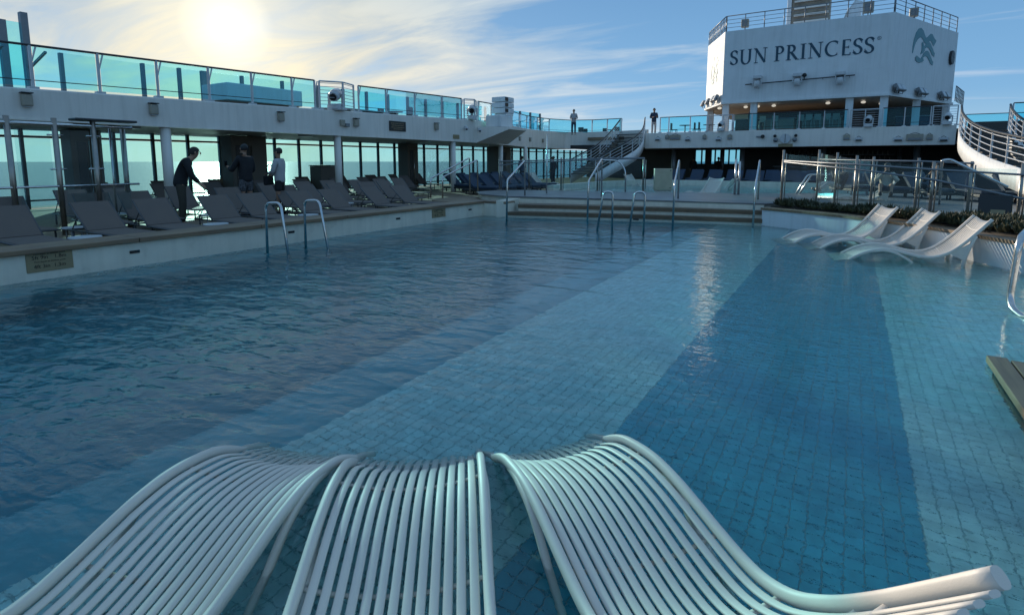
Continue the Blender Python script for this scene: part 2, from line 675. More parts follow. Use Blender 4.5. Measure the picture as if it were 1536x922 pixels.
sheet(XS_, 3.6, -2.1, 15.4, FL_SHELF - .004)
mb.add([(XS_, -2.1, FL_SHELF - .004), (XS_, 15.4, FL_SHELF - .004), (XS_, 15.4, FL_STEP), (XS_, -2.1, FL_STEP)], [(0, 1, 2, 3)])
pf = tag(mb.build('pool_floor', 'grout'), kind='structure')
mb = MB()
sheet(XL_, XS_, -2.1, 15.4, FL_STEP)
tag(mb.build('pool_step', 'tile_step'), kind='structure')
mb = MB()
mb.add([(XL_, -2.1, FL_STEP), (XL_, 15.4, FL_STEP), (XL_, 15.4, FL_DEEP), (XL_, -2.1, FL_DEEP)], [(0, 1, 2, 3)])
sheet(-8.75, XL_, -2.1, 13.0, FL_DEEP)
mb.add([(-8.75, -2.1, FL_DEEP), (-8.75, 13.0, FL_DEEP), (-8.75, 13.0, -.35), (-8.75, -2.1, -.35)], [(0, 1, 2, 3)])
sheet(-9.35, -8.75, -2.1, 15.4, -.35)
mb.add([(-8.75, 12.6, -.3), (XL_, 13.9, -.3), (XL_, 16, -.3), (-8.75, 16, -.3)], [(0, 1, 2, 3)])
mb.add([(-8.75, 12.6, -.3), (XL_, 13.9, -.3), (XL_, 13.9, FL_DEEP), (-8.75, 12.6, FL_DEEP)], [(0, 1, 2, 3)])
tag(mb.build('pool_basin', 'tile_deep'), kind='structure')

# shelf tiles: the nearest ones singly, the rest joined
TP = .080
mt = {}
for nm in ('tile', 'tile_blue'):
    b_ = MB()
    g_ = TP / 2 - .002
    b_.add([(-g_, -g_, 0), (g_, -g_, 0), (g_, g_, 0), (-g_, g_, 0), (-g_ + .002, -g_ + .002, .005), (g_ - .002, -g_ + .002, .005), (g_ - .002, g_ - .002, .005), (-g_ + .002, g_ - .002, .005)],
           [(4, 5, 6, 7), (0, 1, 5, 4), (1, 2, 6, 5), (2, 3, 7, 6), (3, 0, 4, 7)])
    mt[nm] = (b_, b_.build('tile', nm, mesh_only=True))
cells = []
x = XS_ + TP / 2
while x < 3.3:
    y = -1.0
    while y < 15.1:
        lim = 15.15 - max(0, (x + 1.88)) * .98 if x > -1.88 else 15.2
        if y < lim:
            cells.append((x, y, 'tile_blue' if -1.21 < x < .37 else 'tile'))
        y += TP
    x += TP


def vis_rank(c):
    v = Vector((c[0], c[1], FL_SHELF - CAMH))
    fw = -v.x * math.sin(YAW) + v.y * math.cos(YAW)
    rt = v.x * math.cos(YAW) + v.y * math.sin(YAW)
    cz = fw * math.cos(PITCH) - v.z * math.sin(PITCH)
    cyy = -v.z * math.cos(PITCH) - fw * math.sin(PITCH)
    if cz < .1:
        return 1e9
    px, py = CX + FPX * rt / cz, CY + FPX * cyy / cz
    if px < 0 or px > 1536 or py > 915:
        return 1e9
    if 130 < px < 1160 and py > 650 + (0 if px < 1000 else (px - 1000)):
        return 1e8 + cz
    return cz


cells.sort(key=vis_rank)
for (x, y, nm) in cells[:298]:
    o = bpy.data.objects.new('tile', mt[nm][1])
    COL.objects.link(o)
    o.parent = pf
    o.location = (x, y, FL_SHELF - .003)
for nm in ('tile', 'tile_blue'):
    mb = MB()
    for (x, y, k) in cells[298:]:
        if k == nm:
            jz = random.uniform(-.0008, .0008)
            mb.add([(p[0] + x, p[1] + y, p[2] + FL_SHELF - .003 + jz) for p in mt[nm][0].v], mt[nm][0].f)
    o = mb.build('tile_field', nm, pf)
    tag(o, kind='stuff')

# water body
mb = MB()
mb.prism(POOL, -1.6, 0.0)
tag(mb.build('pool_water', 'water'), kind='structure')


# ------------------------------------------------------------------ pool walls and coping
def wall(name, label, pts, z0, z1, th, m, nrm=1, parent=None):
    """upright wall along a polyline; thickness to the left (nrm=1) of the direction of travel"""
    b = MB()
    P = [Vector((p[0], p[1], 0)) for p in pts]
    out = []
    for i, p in enumerate(P):
        ds = []
        if i > 0: ds.append((P[i] - P[i - 1]).normalized())
        if i < len(P) - 1: ds.append((P[i + 1] - P[i]).normalized())
        d = sum(ds, Vector()).normalized()
        k = 1 / max(.5, d.dot(ds[0]))
        out.append(p + Vector((-d.y, d.x, 0)) * th * nrm * k)
    for i in range(len(P) - 1):
        a, c, d, e = P[i], P[i + 1], out[i + 1], out[i]
        b.add([(q.x, q.y, z) for z in (z0, z1) for q in (a, c, d, e)], [(0, 1, 5, 4), (1, 2, 6, 5), (2, 3, 7, 6), (3, 0, 4, 7), (3, 2, 1, 0), (4, 5, 6, 7)])
    o = b.build(name, m, parent)
    return o


rimL = empty('pool_wall', (0, 0, 0), 0, 'long white pool wall with wooden coping in front of the grey sun loungers', 'pool wall')
wall('wall_face', '', [(-9.302, -2.1), (-9.302, 13.35), (-8.42, 13.4)], -1.6, COP - .05, .35, 'pool_wall', 1, rimL)
y = -2.1
while y < 13.3:
    y1 = min(y + 2.05, 13.55)
    b = MB()
    b.bbox(-9.86, -9.24, y + .004, y1 - .004, COP - .075, COP, .012)
    b.build('coping_board', 'teak', rimL)
    y = y1
    if y > 13.5: break
b = MB(); b.bbox(-9.24, -8.45, 13.35, 13.8, COP - .075, COP - .004, .012); b.build('coping_board', 'teak', rimL)
for yy in [atx(px, py, -9.3).y for px, py in ((202, 378), (437, 348), (597, 327), (705, 316))]:          # overflow slots in the wall
    b = MB()
    b.bbox(-9.302, -9.290, yy - .07, yy + .07, .20, .245, .004)
    b.build('wall_vent', 'black', rimL)

rimR = empty('pool_wall', (0, 0, 0), 0, 'slanting white pool wall behind the three white in-water loungers', 'pool wall')
wall('wall_face', '', RW, -.4, COP - .05, .30, 'ship_white', -1, rimR)
for i in range(len(RW) - 1):
    a, c = Vector((*RW[i], 0)), Vector((*RW[i + 1], 0))
    n_ = max(1, round((c - a).length / 2.0))
    for k in range(n_):
        p, q = a.lerp(c, k / n_), a.lerp(c, (k + 1) / n_)
        d = (q - p).normalized()
        nr = Vector((d.y, -d.x, 0))
        b = MB()
        b.beam(p + nr * .15 - d * .02 + Vector((0, 0, COP - .025 + .002 * (i % 2))), q + nr * .15 + d * .02 + Vector((0, 0, COP - .025 + .002 * (i % 2))), .36, .055)
        b.build('coping_board', 'teak', rimR)

# end steps: two wooden treads between light risers, rising to the platform
# lines (left end, right end) for waterline riser, tread edges and platform edge
SA = [((-8.42, 13.36), (-1.86, 15.02)), ((-8.30, 13.75), (-1.88, 15.22)), ((-8.6, 14.25), (-1.9, 15.45)), ((-9.3, 14.75), (-1.92, 15.68))]
SZ = [.150, .345, PLAT]


def curve_line(a, c, n=14, bow=.16):
    out = []
    for i in range(n + 1):
        t = i / n
        out.append(Vector((lerp(a[0], c[0], t), lerp(a[1], c[1], t) + bow * math.sin(math.pi * t), 0)))
    return out


steps = empty('pool_steps', (0, 0, 0), 0, 'wide bowed steps with dark wooden treads rising from the far end of the pool', 'steps')
for k in range(3):
    l0 = curve_line(*SA[k])
    l1 = curve_line(*SA[k + 1])
    z0 = (-.4, SZ[0] - .02, SZ[1] - .02)[k]
    z1 = SZ[k]
    b = MB()
    for i in range(len(l0) - 1):
        a, c = l0[i], l0[i + 1]
        b.add([(a.x, a.y, z0), (c.x, c.y, z0), (c.x, c.y, z1 - .03), (a.x, a.y, z1 - .03)], [(0, 1, 2, 3)])
    b.build('riser', 'pool_wall', steps)
    if k < 2:
        b = MB()
        for i in range(len(l0) - 1):
            a, c, d, e = l0[i], l0[i + 1], l1[i + 1], l1[i]
            n0 = Vector((0, -.035, 0))
            vs = [(a + n0).to_tuple()[:2], (c + n0).to_tuple()[:2], (d.x, d.y + .02), (e.x, e.y + .02)]
            b.add([(q[0], q[1], zz) for zz in (z1 - .10, z1) for q in vs], [(0, 1, 5, 4), (4, 5, 6, 7), (0, 3, 2, 1)])
        b.build('tread', 'tread', steps)
for pts in ([(-8.9, 13.5), (-9.3, 14.75)],):
    wall('side_wall', '', [(-8.45, 13.38), (-8.75, 14.6)], -.3, COP + .02, .35, 'pool_wall', 1, steps)
b = MB(); b.bbox(-4.9, -4.75, 14.02, 14.06, .045, .085, .004); b.build('step_vent', 'black', steps)

# ------------------------------------------------------------------ decks (setting)
mb = MB()
mb.box(-22.2, -9.82, -12, 13.4, DK - .3, DK)
mb.box(-22.2, -10.4, 13.4, 46, DK - .3, DK - .002)
mb.box(-10.4, 30, 29.5, 47.2, DK - .3, DK - .004)
mb.box(-22.2, -10.4, 46, 47.2, DK - .3, DK - .004)
tag(mb.build('deck', 'deck_main'), kind='structure')
mb = MB()
mb.box(-9.9, 12, -12, -2.1, COP - .4, COP - .006)
tag(mb.build('pool_surround', 'deck_main'), kind='structure')

# raised platform between the two pools
fr = curve_line(*SA[3])
back = [(-1.0, 21.7), (-3.0, 20.6), (-5.0, 19.7), (-7.0, 18.9), (-9.0, 18.4), (-10.6, 18.4), (-11.6, 17.6), (-11.7, 16.4), (-10.8, 15.3), (-9.8, 14.9)]
poly = [(p.x, p.y - .03) for p in fr] + [(-1.0, 17.0)] + back
mb = MB()
mb.prism(poly, PLAT - .035, PLAT)
plat = mb.build('platform', 'deck_grey')
tag(plat, kind='structure')
mb = MB()
ins = [(p[0] * .993 - .03, lerp(p[1], 17.2, .012) + .04) for p in poly]
mb.prism(ins, -.3, PLAT - .036)
tag(mb.build('platform_base', 'pool_wall'), kind='structure')
# low round step left of the platform
mb = MB()
mb.cyl(-11.2, 15.3, DK, .30, 1.3, 28)
tag(mb.build('round_step', 'teak'), 'low round wooden step at the left of the raised platform', 'step')
# platform right part, behind planting
mb = MB()
mb.prism([(-1.9, 15.7), (-.6, 14.9), (.9, 13.7), (1.9, 12.4), (2.5, 11.0), (3.6, 9.4), (14, 9.4), (14, 30), (6, 30), (1.5, 27.2), (-1.0, 21.7), (-1.0, 17.0), (-1.9, 15.8)], .05, .38)
tag(mb.build('terrace', 'deck_grey'), kind='structure')

mb = MB()
mb.box(-12, 14, 15.3, 30, -.8, -.62)
tag(mb.build('lower_deck', 'deck_grey'), kind='structure')
# ------------------------------------------------------------------ second pool
mb = MB()
P2 = [(-9.9, 18.5), (-9.0, 18.42), (-7.0, 18.92), (-5.0, 19.72), (-3.0, 20.62), (-1.0, 21.72), (1.3, 27.2), (-2, 28.6), (-6, 29.2), (-9.6, 28.9), (-10.4, 24), (-10.4, 20)]
mb.prism(P2, -.6, .36)
tag(mb.build('far_pool_water', 'water'), kind='structure')
mb = MB()
mb.add([(-10.6, 18.2, -.15), (1.6, 18.2, -.15), (1.6, 29.4, -.15), (-10.6, 29.4, -.15)], [(0, 1, 2, 3)])
tag(mb.build('far_pool_floor', 'tile'), kind='structure')
rim2 = empty('far_pool_wall', (0, 0, 0), 0, 'pale curved rim round the far pool beyond the platform', 'pool rim')
wall('rim', '', P2[6:], -.3, .62, .3, 'pool_wall', -1, rim2)

# ------------------------------------------------------------------ loungers standing in the water
LPROF = [(-.12, .07), (.0, .20), (.12, .315), (.30, .425), (.50, .492), (.68, .50), (.88, .458), (1.08, .415), (1.26, .418), (1.43, .49), (1.60, .635), (1.77, .83), (1.94, 1.045)]
FPROF = [(-.12, .07), (0, .20), (.12, .30), (.30, .40), (.47, .447), (.65, .472), (.83, .466), (.98, .445), (1.13, .42), (1.28, .402), (1.40, .408), (1.53, .455), (1.67, .555), (1.80, .675), (1.93, .81), (2.08, .97)]
LP = spline([(u, 0, z) for u, z in LPROF], 5)


def prof_at(u):
    for a, b in zip(LP, LP[1:]):
        if a.x <= u <= b.x:
            return lerp(a.z, b.z, (u - a.x) / (b.x - a.x))
    return LP[-1].z


def dish(v, u):
    k = .055 * min(1, .35 + u) if u < .65 else .055 * (1 if u < 1.0 else 1)
    return k * ((v / .33) ** 2 - 1)


def oval(wd, h):
    return [(wd / 2 * c, h / 2 * s) for c, s in ((1, .0), (.92, .55), (.6, .9), (0, 1), (-.6, .9), (-.92, .55), (-1, 0), (-.92, -.55), (-.6, -.9), (0, -1), (.6, -.9), (.92, -.55))]


def frame_mesh(sgn):
    b = MB()
    pts = [(p.x, 0, p.z) for p in LP]
    b.tube(pts, 0, prof=oval(.040, .050))
    # front leg: leaves the hump and runs down to the floor on the head side
    leg = spline([(.42, 0, prof_at(.42) - .010), (.60, 0, prof_at(.60) - .016), (.78, 0, prof_at(.78) - .045), (.95, 0, .33), (1.12, 0, .19), (1.28, 0, .0)], 5)
    b.tube([p + Vector((0, sgn * .012 * min(1, i / 6), 0)) for i, p in enumerate(leg)], 0, prof=oval(.034, .042))
    return b.build('side_frame', 'plastic', mesh_only=True)


def rear_leg_mesh(sgn):
    b = MB()
    za, zb = prof_at(1.76) - .035, prof_at(1.44)
    leg = spline([(1.76, 0, za), (1.68, 0, za * .70), (1.63, 0, za * .36), (1.65, 0, .0)], 5)
    b.tube(leg, 0, prof=oval(.034, .060))
    if zb > .43: b.add([(1.46, -.012, zb - .01), (1.70, -.012, za * .86), (1.64, -.012, za * .50), (1.46, .012, zb - .01), (1.70, .012, za * .86), (1.64, .012, za * .50)],
          [(0, 2, 1), (3, 4, 5), (0, 1, 4, 3), (1, 2, 5, 4), (2, 0, 3, 5)])
    return b.build('leg', 'plastic', mesh_only=True)


def bar_mesh(u):
    b = MB()
    z = prof_at(u)
    b.tube([(u, v, z - .020 + .055 * ((v / .33) ** 2 - 1)) for v in [-.33 + .033 * i for i in range(21)]], 0, prof=oval(.022, .014))
    return b.build('crossbar', 'plastic', mesh_only=True)


def kit():
    sm = MB()
    sm.tube([(p.x + .02, 0, p.z) for p in LP], 0, prof=oval(.035, .016))
    return (sm.build('slat', 'plastic', mesh_only=True), {s_: frame_mesh(s_) for s_ in (-1, 1)}, {s_: rear_leg_mesh(s_) for s_ in (-1, 1)}, [bar_mesh(u) for u in (.12, .52, 1.12, 1.46, 1.84)])


KIT_B = kit()
LP = spline([(u, 0, z) for u, z in FPROF], 4)
KIT_A = kit()


def water_lounger(loc, rz, label, group, KIT):
    SLAT, FM, RM, BARS = KIT
    r_ = empty('pool_lounger', loc, rz, label, 'lounger', group)
    for k in range(13):
        v = -.288 + k * .048
        link('slat', SLAT, r_, (0, v, dish(v, .6)))
    for s_ in (-1, 1):
        link('side_frame', FM[s_], r_, (0, s_ * .338, 0))
        link('leg', RM[s_], r_, (0, s_ * .335, 0))
    for me in BARS:
        link('crossbar', me, r_)
    return r_


def place_by(foot, head):
    a, c = Vector(foot), Vector(head)
    return math.atan2(c.y - a.y, c.x - a.x)


FG = 'white slatted loungers standing in the near pool'
# foreground three (foot end at the waterline, head end under the camera)
wl0 = water_lounger((-1.44, 2.68, FL_SHELF), R(-41), 'white slatted lounger in the foreground, the right one of three, turned towards the right', FG, KIT_A)
dup(wl0, (-1.99, 2.21, FL_SHELF), R(-53), 'white slatted lounger in the foreground between its two neighbours, pointing straight ahead')
dup(wl0, (-2.57, 1.91, FL_SHELF), R(-66), 'white slatted lounger in the foreground, the left one of three, nearest the deep water')
wl1 = water_lounger((-.12, 10.85, FL_SHELF), R(10), 'white in-water lounger by the slanting wall, nearest the chrome grab rail', FG, KIT_B)
dup(wl1, (-.61, 11.87, FL_SHELF), R(16), 'white in-water lounger by the slanting wall, the middle one of the three there')
dup(wl1, (-1.13, 12.34, FL_SHELF), R(24), 'white in-water lounger by the slanting wall, nearest the steps')
F2 = 'white loungers in the far pool'
dup(wl1, (-8.3, 27.6, -.12), place_by((0, 0), (-1, .25)), 'white lounger in the far pool, left of the cream cabinet', F2)
dup(wl1, (-5.6, 22.2, -.12), place_by((0, 0), (.45, 1)), 'white lounger in the far pool right of the cream cabinet, seen from its foot end', F2)
dup(wl1, (-6.3, 25.9, -.20), place_by((0, 0), (1, -.1)), 'low white lounger in the far pool just behind the cream cabinet', F2)
dup(wl1, (-12.9, 25.6, -.02), place_by((0, 0), (-1, .1)), 'white slatted lounger on the deck left of the far pool, among blue loungers', F2)


# ------------------------------------------------------------------ grey sling sun loungers
def sling_lounger(name, hb, ang):
    """local: foot at x=0, head towards -x; seat height .25"""
    r_ = empty(name)
    W2 = .29
    sh = .25
    xb = 1.05
    b = MB()
    b.bbox(-xb, 0, -W2, W2, sh - .012, sh + .012, .008)
    b.build('seat', 'sling', r_)
    L_ = .72
    xe, ze = xb + L_ * math.cos(ang), sh + L_ * math.sin(ang)
    b = MB()
    up = Vector((math.sin(ang), 0, math.cos(ang)))
    b.beam(Vector((-xb - .01, 0, sh + .01)), Vector((-xe, 0, ze)), W2 * 2, .022, up=up)
    b.build('backrest', 'sling', r_)
    b = MB()
    for s_ in (-1, 1):
        b.tube([(.02, s_ * (W2 + .015), sh - .01), (-1.75, s_ * (W2 + .015), sh - .01)], .016, 6)
        b.tube([(-xb, s_ * (W2 + .012), sh), (-xe, s_ * (W2 + .012), ze)], .014, 6)
        b.tube([(-xb - L_ * .55 * math.cos(ang), s_ * (W2), sh + L_ * .55 * math.sin(ang)), (-1.62, s_ * W2, sh - .01)], .010, 5)
    b.tube([(.02, -W2, sh - .01), (.02, W2, sh - .01)], .016, 6)
    b.tube([(-1.75, -W2, sh - .01), (-1.75, W2, sh - .01)], .016, 6)
    b.build('frame', 'frame_grey', r_)
    b = MB(); b.tube([(0, 0, 0), (0, 0, sh)], .017, 6)
    me = b.build('leg', 'frame_grey', mesh_only=True)
    for x_ in (-.12, -1.6):
        for s_ in (-1, 1):
            link('leg', me, r_, (x_, s_ * (W2 - .01), 0))
    return r_


SG = 'grey sling sun loungers on the side deck'
row1 = [(3.12, 'nearest the left edge'), (4.35, 'behind the tan depth sign'), (5.22, 'just left of the man in black'), (6.42, 'in front of the man in black'), (7.3, 'behind the nearer pool ladder'), (8.62, 'between the ladder and the first gallery pillar'), (9.55, 'below the first bare gallery pillar'), (10.95, 'right of the first bare gallery pillar'), (12.1, 'at the far end near the chrome handrails'), (2.2, 'cut off by the left edge')]
proto = sling_lounger('sun_lounger', .5, R(40))
proto['category'] = 'sun lounger'
first = True
for (yy, where) in row1:
    lab = 'grey lounger along the wooden coping, ' + where
    if first:
        proto.location = (-9.93, yy, DK)
        tag(proto, lab, group=SG)
        first = False
    else:
        dup(proto, (-9.93 + random.uniform(-.05, .05), yy, DK), R(random.uniform(-3, 3)), lab, SG)
ORD = ['first', 'second', 'third', 'fourth', 'fifth', 'sixth', 'seventh', 'eighth', 'ninth', 'tenth', 'eleventh', 'twelfth', 'thirteenth', 'fourteenth', 'fifteenth', 'sixteenth', 'seventeenth', 'eighteenth', 'nineteenth', 'twentieth']
proto2 = sling_lounger('sun_lounger', .7, R(47))
proto2['category'] = 'sun lounger'
rows = [(-11.75, [3.6, 4.85, 5.75, 7.75, 9.35, 10.2, 11.35, 12.3, 13.5], 'second row from the pool'), (-13.7, [5.3, 6.4, 7.6, 10.4, 11.5, 12.6, 13.8, 14.8, 15.9], 'third row from the pool'),
        (-15.9, [6.8, 8.4, 10.0, 11.6, 13.1, 14.6, 16.2, 17.4, 18.6], 'fourth row, under the gallery edge'), (-18.3, [7.5, 9.4, 11.2, 13.0, 15.0, 17.0, 18.8, 20.6, 22.4], 'back row by the windows')]
first = True
for (xx, ys, what) in rows:
    for i, yy in enumerate(ys):
        lab = 'grey lounger with raised back, %s, %s from left' % (what, ORD[i])
        if first:
            proto2.location = (xx, yy, DK)
            tag(proto2, lab, group=SG)
            first = False
        else:
            dup(proto2, (xx + random.uniform(-.12, .12), yy + random.uniform(-.08, .08), DK), R(random.uniform(-8, 8)), lab, SG)

# small side tables
def side_table(label, loc):
    r_ = empty('side_table', loc, 0, label, 'side table', 'small side tables between the loungers')
    b = MB(); b.cyl(0, 0, .225, .25, .22, 20); b.build('table_top', 'table_white', r_)
    b = MB()
    for a_ in (45, 135, 225, 315):
        b.tube([(.16 * math.cos(R(a_)), .16 * math.sin(R(a_)), 0), (.16 * math.cos(R(a_)), .16 * math.sin(R(a_)), .23)], .012, 6)
    b.build('table_frame', 'table_white', r_)
    return r_


st = side_table('low white round side table behind the tan depth sign', (-10.25, 3.72, DK))
for (x_, y_, t_) in ((-10.3, 5.85, 'in front of the man in black'), (-10.3, 7.95, 'just right of the nearer pool ladder'), (-11.9, 4.2, 'between the first two loungers of the second row'), (-12.2, 6.8, 'beside the man in black'), (-13.6, 9.6, 'behind the couple'), (-14.2, 5.9, 'behind the glass screen posts'), (-12.3, 10.8, 'in the second row right of the couple')):
    dup(st, (x_, y_, DK), 0, 'low white round side table ' + t_)

# ------------------------------------------------------------------ gallery on the left: slab, fascia, pillars
def fas_top(y): return 3.22 + (min(y, 27) - 4) * .021


FLINE = [(XF, -4), (XF, 5), (XF, 13), (XF, 21.5), (-16.5, 25), (-17.3, 28), (-18.2, 31), (-18.4, 34), (-17.9, 36.2), (-16.6, 37.0), (-14, 36.9), (-11.9, 36.3)]
gal = empty('gallery', (0, 0, 0), 0, 'white gallery carrying the upper deck along the left side and far corner', 'gallery')
b = MB()
for (a, c) in zip(FLINE, FLINE[1:]):
    za, zc_ = fas_top(a[1]), fas_top(c[1])
    d = Vector((c[0] - a[0], c[1] - a[1], 0)).normalized()
    n_ = Vector((-d.y, d.x, 0)) * .22
    vs = []
    for (p, zt) in ((a, za), (c, zc_)):
        vs += [(p[0], p[1], 2.52), (p[0], p[1], zt - .03), (p[0] - .03 * d.y * -1 * 0 + n_.x * .12, p[1] + n_.y * .12, zt), (p[0] + n_.x, p[1] + n_.y, zt), (p[0] + n_.x, p[1] + n_.y, 2.52)]
    b.add(vs, [(0, 5, 6, 1), (1, 6, 7, 2), (2, 7, 8, 3), (3, 8, 9, 4), (4, 9, 5, 0), (0, 1, 2, 3, 4), (9, 8, 7, 6, 5)])
b.build('fascia', 'fascia_white', gal)
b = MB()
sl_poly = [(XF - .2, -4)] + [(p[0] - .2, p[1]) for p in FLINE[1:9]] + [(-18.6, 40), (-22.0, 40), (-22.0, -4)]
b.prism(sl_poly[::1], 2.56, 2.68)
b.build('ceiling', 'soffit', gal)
b = MB()
b.prism(sl_poly, 3.05, 3.2)
b.build('upper_floor', 'teak', gal)
for yy in (-1.0, 2.2, 6.1, 9.9, 12.6, 15.9, 18.6):
    b = MB(); b.box(XF - .004, XF + .005, yy - .006, yy + .006, 2.53, fas_top(yy) - .035); b.build('weld_seam', 'fascia_white', gal)
b = MB(); b.box(XF - .004, XF + .012, -4, 21.4, 2.522, 2.56); b.build('drip_edge', 'fascia_white', gal)
pm = MB(); pm.cyl(0, 0, DK, 2.56, .13, 18); pme = pm.build('pillar', 'fascia_white', mesh_only=True)
for yy in (-1.2, 7.95, 13.9, 20.75, 26.2, 31.0):
    link('pillar', pme, gal, (XF - .16 if yy < 24 else (-17.0 if yy < 28 else -18.2), yy, 0))
lm = MB(); lm.cyl(0, 0, 2.48, 2.555, .26, 20); lme = lm.build('ceiling_lamp', 'table_white', mesh_only=True)
for (x_, y_) in ((-16.9, 7.4), (-16.9, 13.1), (-16.9, 19.7), (-16.9, 25.3), (-16.9, 2.0)):
    link('ceiling_lamp', lme, gal, (x_, y_, 0))

# window wall along the ship's side
ww = empty('window_wall', (0, 0, 0), 0, 'long wall of tall sea-view windows under the gallery', 'window wall')
XW = -21.0
b = MB(); b.beam((XW, -4, 2.33), (XW, 47, 2.33), .09, .07); b.build('transom', 'dark_metal', ww)
b = MB(); b.beam((XW, -4, .42), (XW, 47, .42), .07, .05); b.build('transom', 'dark_metal', ww)
mm = MB(); mm.box(-.06, .06, -.042, .042, DK, 2.56); mme = mm.build('mullion', 'dark_metal', mesh_only=True)
gm = MB(); gm.box(-.005, .005, -.555, .555, DK + .02, 2.29); gme = gm.build('pane', 'window_glass', mesh_only=True)
gm2 = MB(); gm2.box(-.005, .005, -.555, .555, 2.37, 2.555); gme2 = gm2.build('top_pane', 'window_glass', mesh_only=True)
yy = -2.12
while yy < 46:
    link('mullion', mme, ww, (XW, yy, 0))
    link('pane', gme, ww, (XW, yy + .6, 0))
    link('top_pane', gme2, ww, (XW, yy + .6, 0))
    yy += 1.2
# service blocks between the windows
for (x0, x1, y0, y1, lab, m_) in ((-20.2, -19.5, 6.95, 7.75, 'brown service cabin behind the steel screen posts on the left', 'brown_wall'), (-19.7, -19.0, 11.55, 12.95, 'brown service cabin behind the couple', 'brown_wall'),
                                  (-20.3, -19.6, 21.4, 22.2, 'narrow brown service cabin between the windows, middle of the gallery', 'brown_wall'), (-20.7, -19.6, 30.2, 31.5, 'far brown service cabin at the end of the gallery', 'brown_wall')):
    r_ = empty('service_cabin', ((x0 + x1) / 2, y0, DK), 0, lab, 'cabin')
    b = MB(); b.bbox((x0 - x1) / 2, (x1 - x0) / 2, 0, y1 - y0, 0, 2.36, .03); b.build('cabin_wall', m_, r_)
    b = MB(); b.bbox((x1 - x0) / 2 - .01, (x1 - x0) / 2 + .02, .15, (y1 - y0) * .5 - .02, .1, 2.0, .01); b.build('door', 'bar_dark', r_)
    b = MB(); b.tube([((x1 - x0) / 2 + .05, (y1 - y0) * .5 + .03, .2), ((x1 - x0) / 2 + .05, (y1 - y0) * .5 + .03, 2.0)], .015, 6); b.build('corner_trim', 'steel', r_)
# dark cabinet by the windows
r_ = empty('cabinet', (-19.2, 15.7, DK), 0, 'dark brown cabinet standing before the windows left of the bare pillar', 'cabinet')
b = MB(); b.bbox(-.35, .35, -.42, .42, 0, 1.22, .02); b.build('body', 'brown_wall', r_)
b = MB(); b.bbox(-.38, .38, -.45, .45, 1.225, 1.27, .01); b.build('top', 'bar_dark', r_)

# ------------------------------------------------------------------ glass screen with steel posts (near left)
scr = empty('glass_screen', (0, 0, 0), 0, 'steel-post glass screen among the loungers at the far left', 'glass screen')
SCX = -13.05
pp = MB(); pp.tube([(0, 0, DK), (0, 0, 2.42)], .048, 12); ppe = pp.build('post', 'steel_dull', mesh_only=True)
ysc = [3.72, 4.42, 5.05, 5.72]
for yy in ysc[:3]:
    link('post', ppe, scr, (SCX, yy, 0), sc=(1, 1, 1))
b = MB(); b.tube([(SCX - .35, 5.72, DK), (SCX - .35, 5.72, 2.36)], .05, 12); b.build('post', 'steel_dull', scr)
for a, c in zip(ysc, ysc[1:]):
    b = MB(); b.box(SCX - .006, SCX + .006, a + .09, c - .09, DK + .12, 2.2); b.build('pane', 'clear_glass', scr)
b = MB(); b.tube([(SCX, 3.6, 2.30), (SCX, 5.75, 2.30)], .035, 8); b.build('top_rail', 'steel', scr)
b = MB(); b.tube([(SCX + .02, 2.4, 1.12), (SCX + .02, 5.8, 1.12)], .022, 8); b.build('middle_rail', 'steel', scr)
b = MB()
for yy in (4.42, 5.05):
    for zz in (1.45, 2.1):
        b.tube([(SCX + .0, yy - .13, zz), (SCX + .0, yy + .13, zz)], .018, 6)
b.build('clamps', 'steel', scr)
b = MB(); b.bbox(SCX - .3, SCX + .06, 4.75, 5.85, 2.40, 2.45, .02); b.build('canopy', 'dark_metal', scr)
b = MB(); b.tube([(SCX - .28, 5.45, DK), (SCX - .28, 5.45, 2.35)], .022, 8); b.build('shower_pipe', 'steel', scr)

# ------------------------------------------------------------------ upper railings
def rail_run(label, pts, zs, h, glassy=True, bars=False, grp='upper deck railings', h_glass=None, postm='white_metal', brace=True):
    r_ = empty('deck_railing', (pts[0][0], pts[0][1], zs[0]), 0, label, 'railing', grp)
    o = Vector((pts[0][0], pts[0][1], zs[0]))
    V = [Vector((p[0], p[1], z)) - o for p, z in zip(pts, zs)]
    H = Vector((0, 0, h))
    b = MB(); b.tube([v + H for v in V], .028, 8); b.build('handrail', 'dark_metal' if glassy else 'white_metal', r_)
    for v in V:
        b = MB()
        b.beam(v, v + H, .05, .05)
        b.box(v.x - .09, v.x + .09, v.y - .09, v.y + .09, v.z, v.z + .05)
        if glassy and brace:
            b.beam(v + Vector((0, 0, h * .55)), v + H * .98 + Vector((.0, .12, 0)), .03, .03)
        b.build('post', postm, r_)
    for a, c in zip(V, V[1:]):
        d = (c - a)
        if glassy:
            b = MB()
            e = d.normalized() * .05
            n_ = Vector((-e.y, e.x, 0)) * .1
            q = [a + e + Vector((0, 0, .06)), c - e + Vector((0, 0, .06)), c - e + Vector((0, 0, (h_glass or h) - .03)), a + e + Vector((0, 0, (h_glass or h) - .03))]
            b.add([v + n_ for v in q] + [v - n_ for v in q], [(0, 1, 2, 3), (7, 6, 5, 4), (0, 4, 5, 1), (1, 5, 6, 2), (2, 6, 7, 3), (3, 7, 4, 0)])
            b.build('glass_panel', 'teal_glass', r_)
        if bars:
            n = 8
            for k in range(n):
                z = Vector((0, 0, h * (k + .5) / n))
                b = MB()
                b.tube([a + z, c + z], .011, 5)
                b.build('bar', 'white_metal', r_)
    if glassy:
        b = MB(); b.tube([v + Vector((0, 0, .20)) for v in V], .012, 6); b.build('lower_rail', 'dark_metal', r_)
    return r_


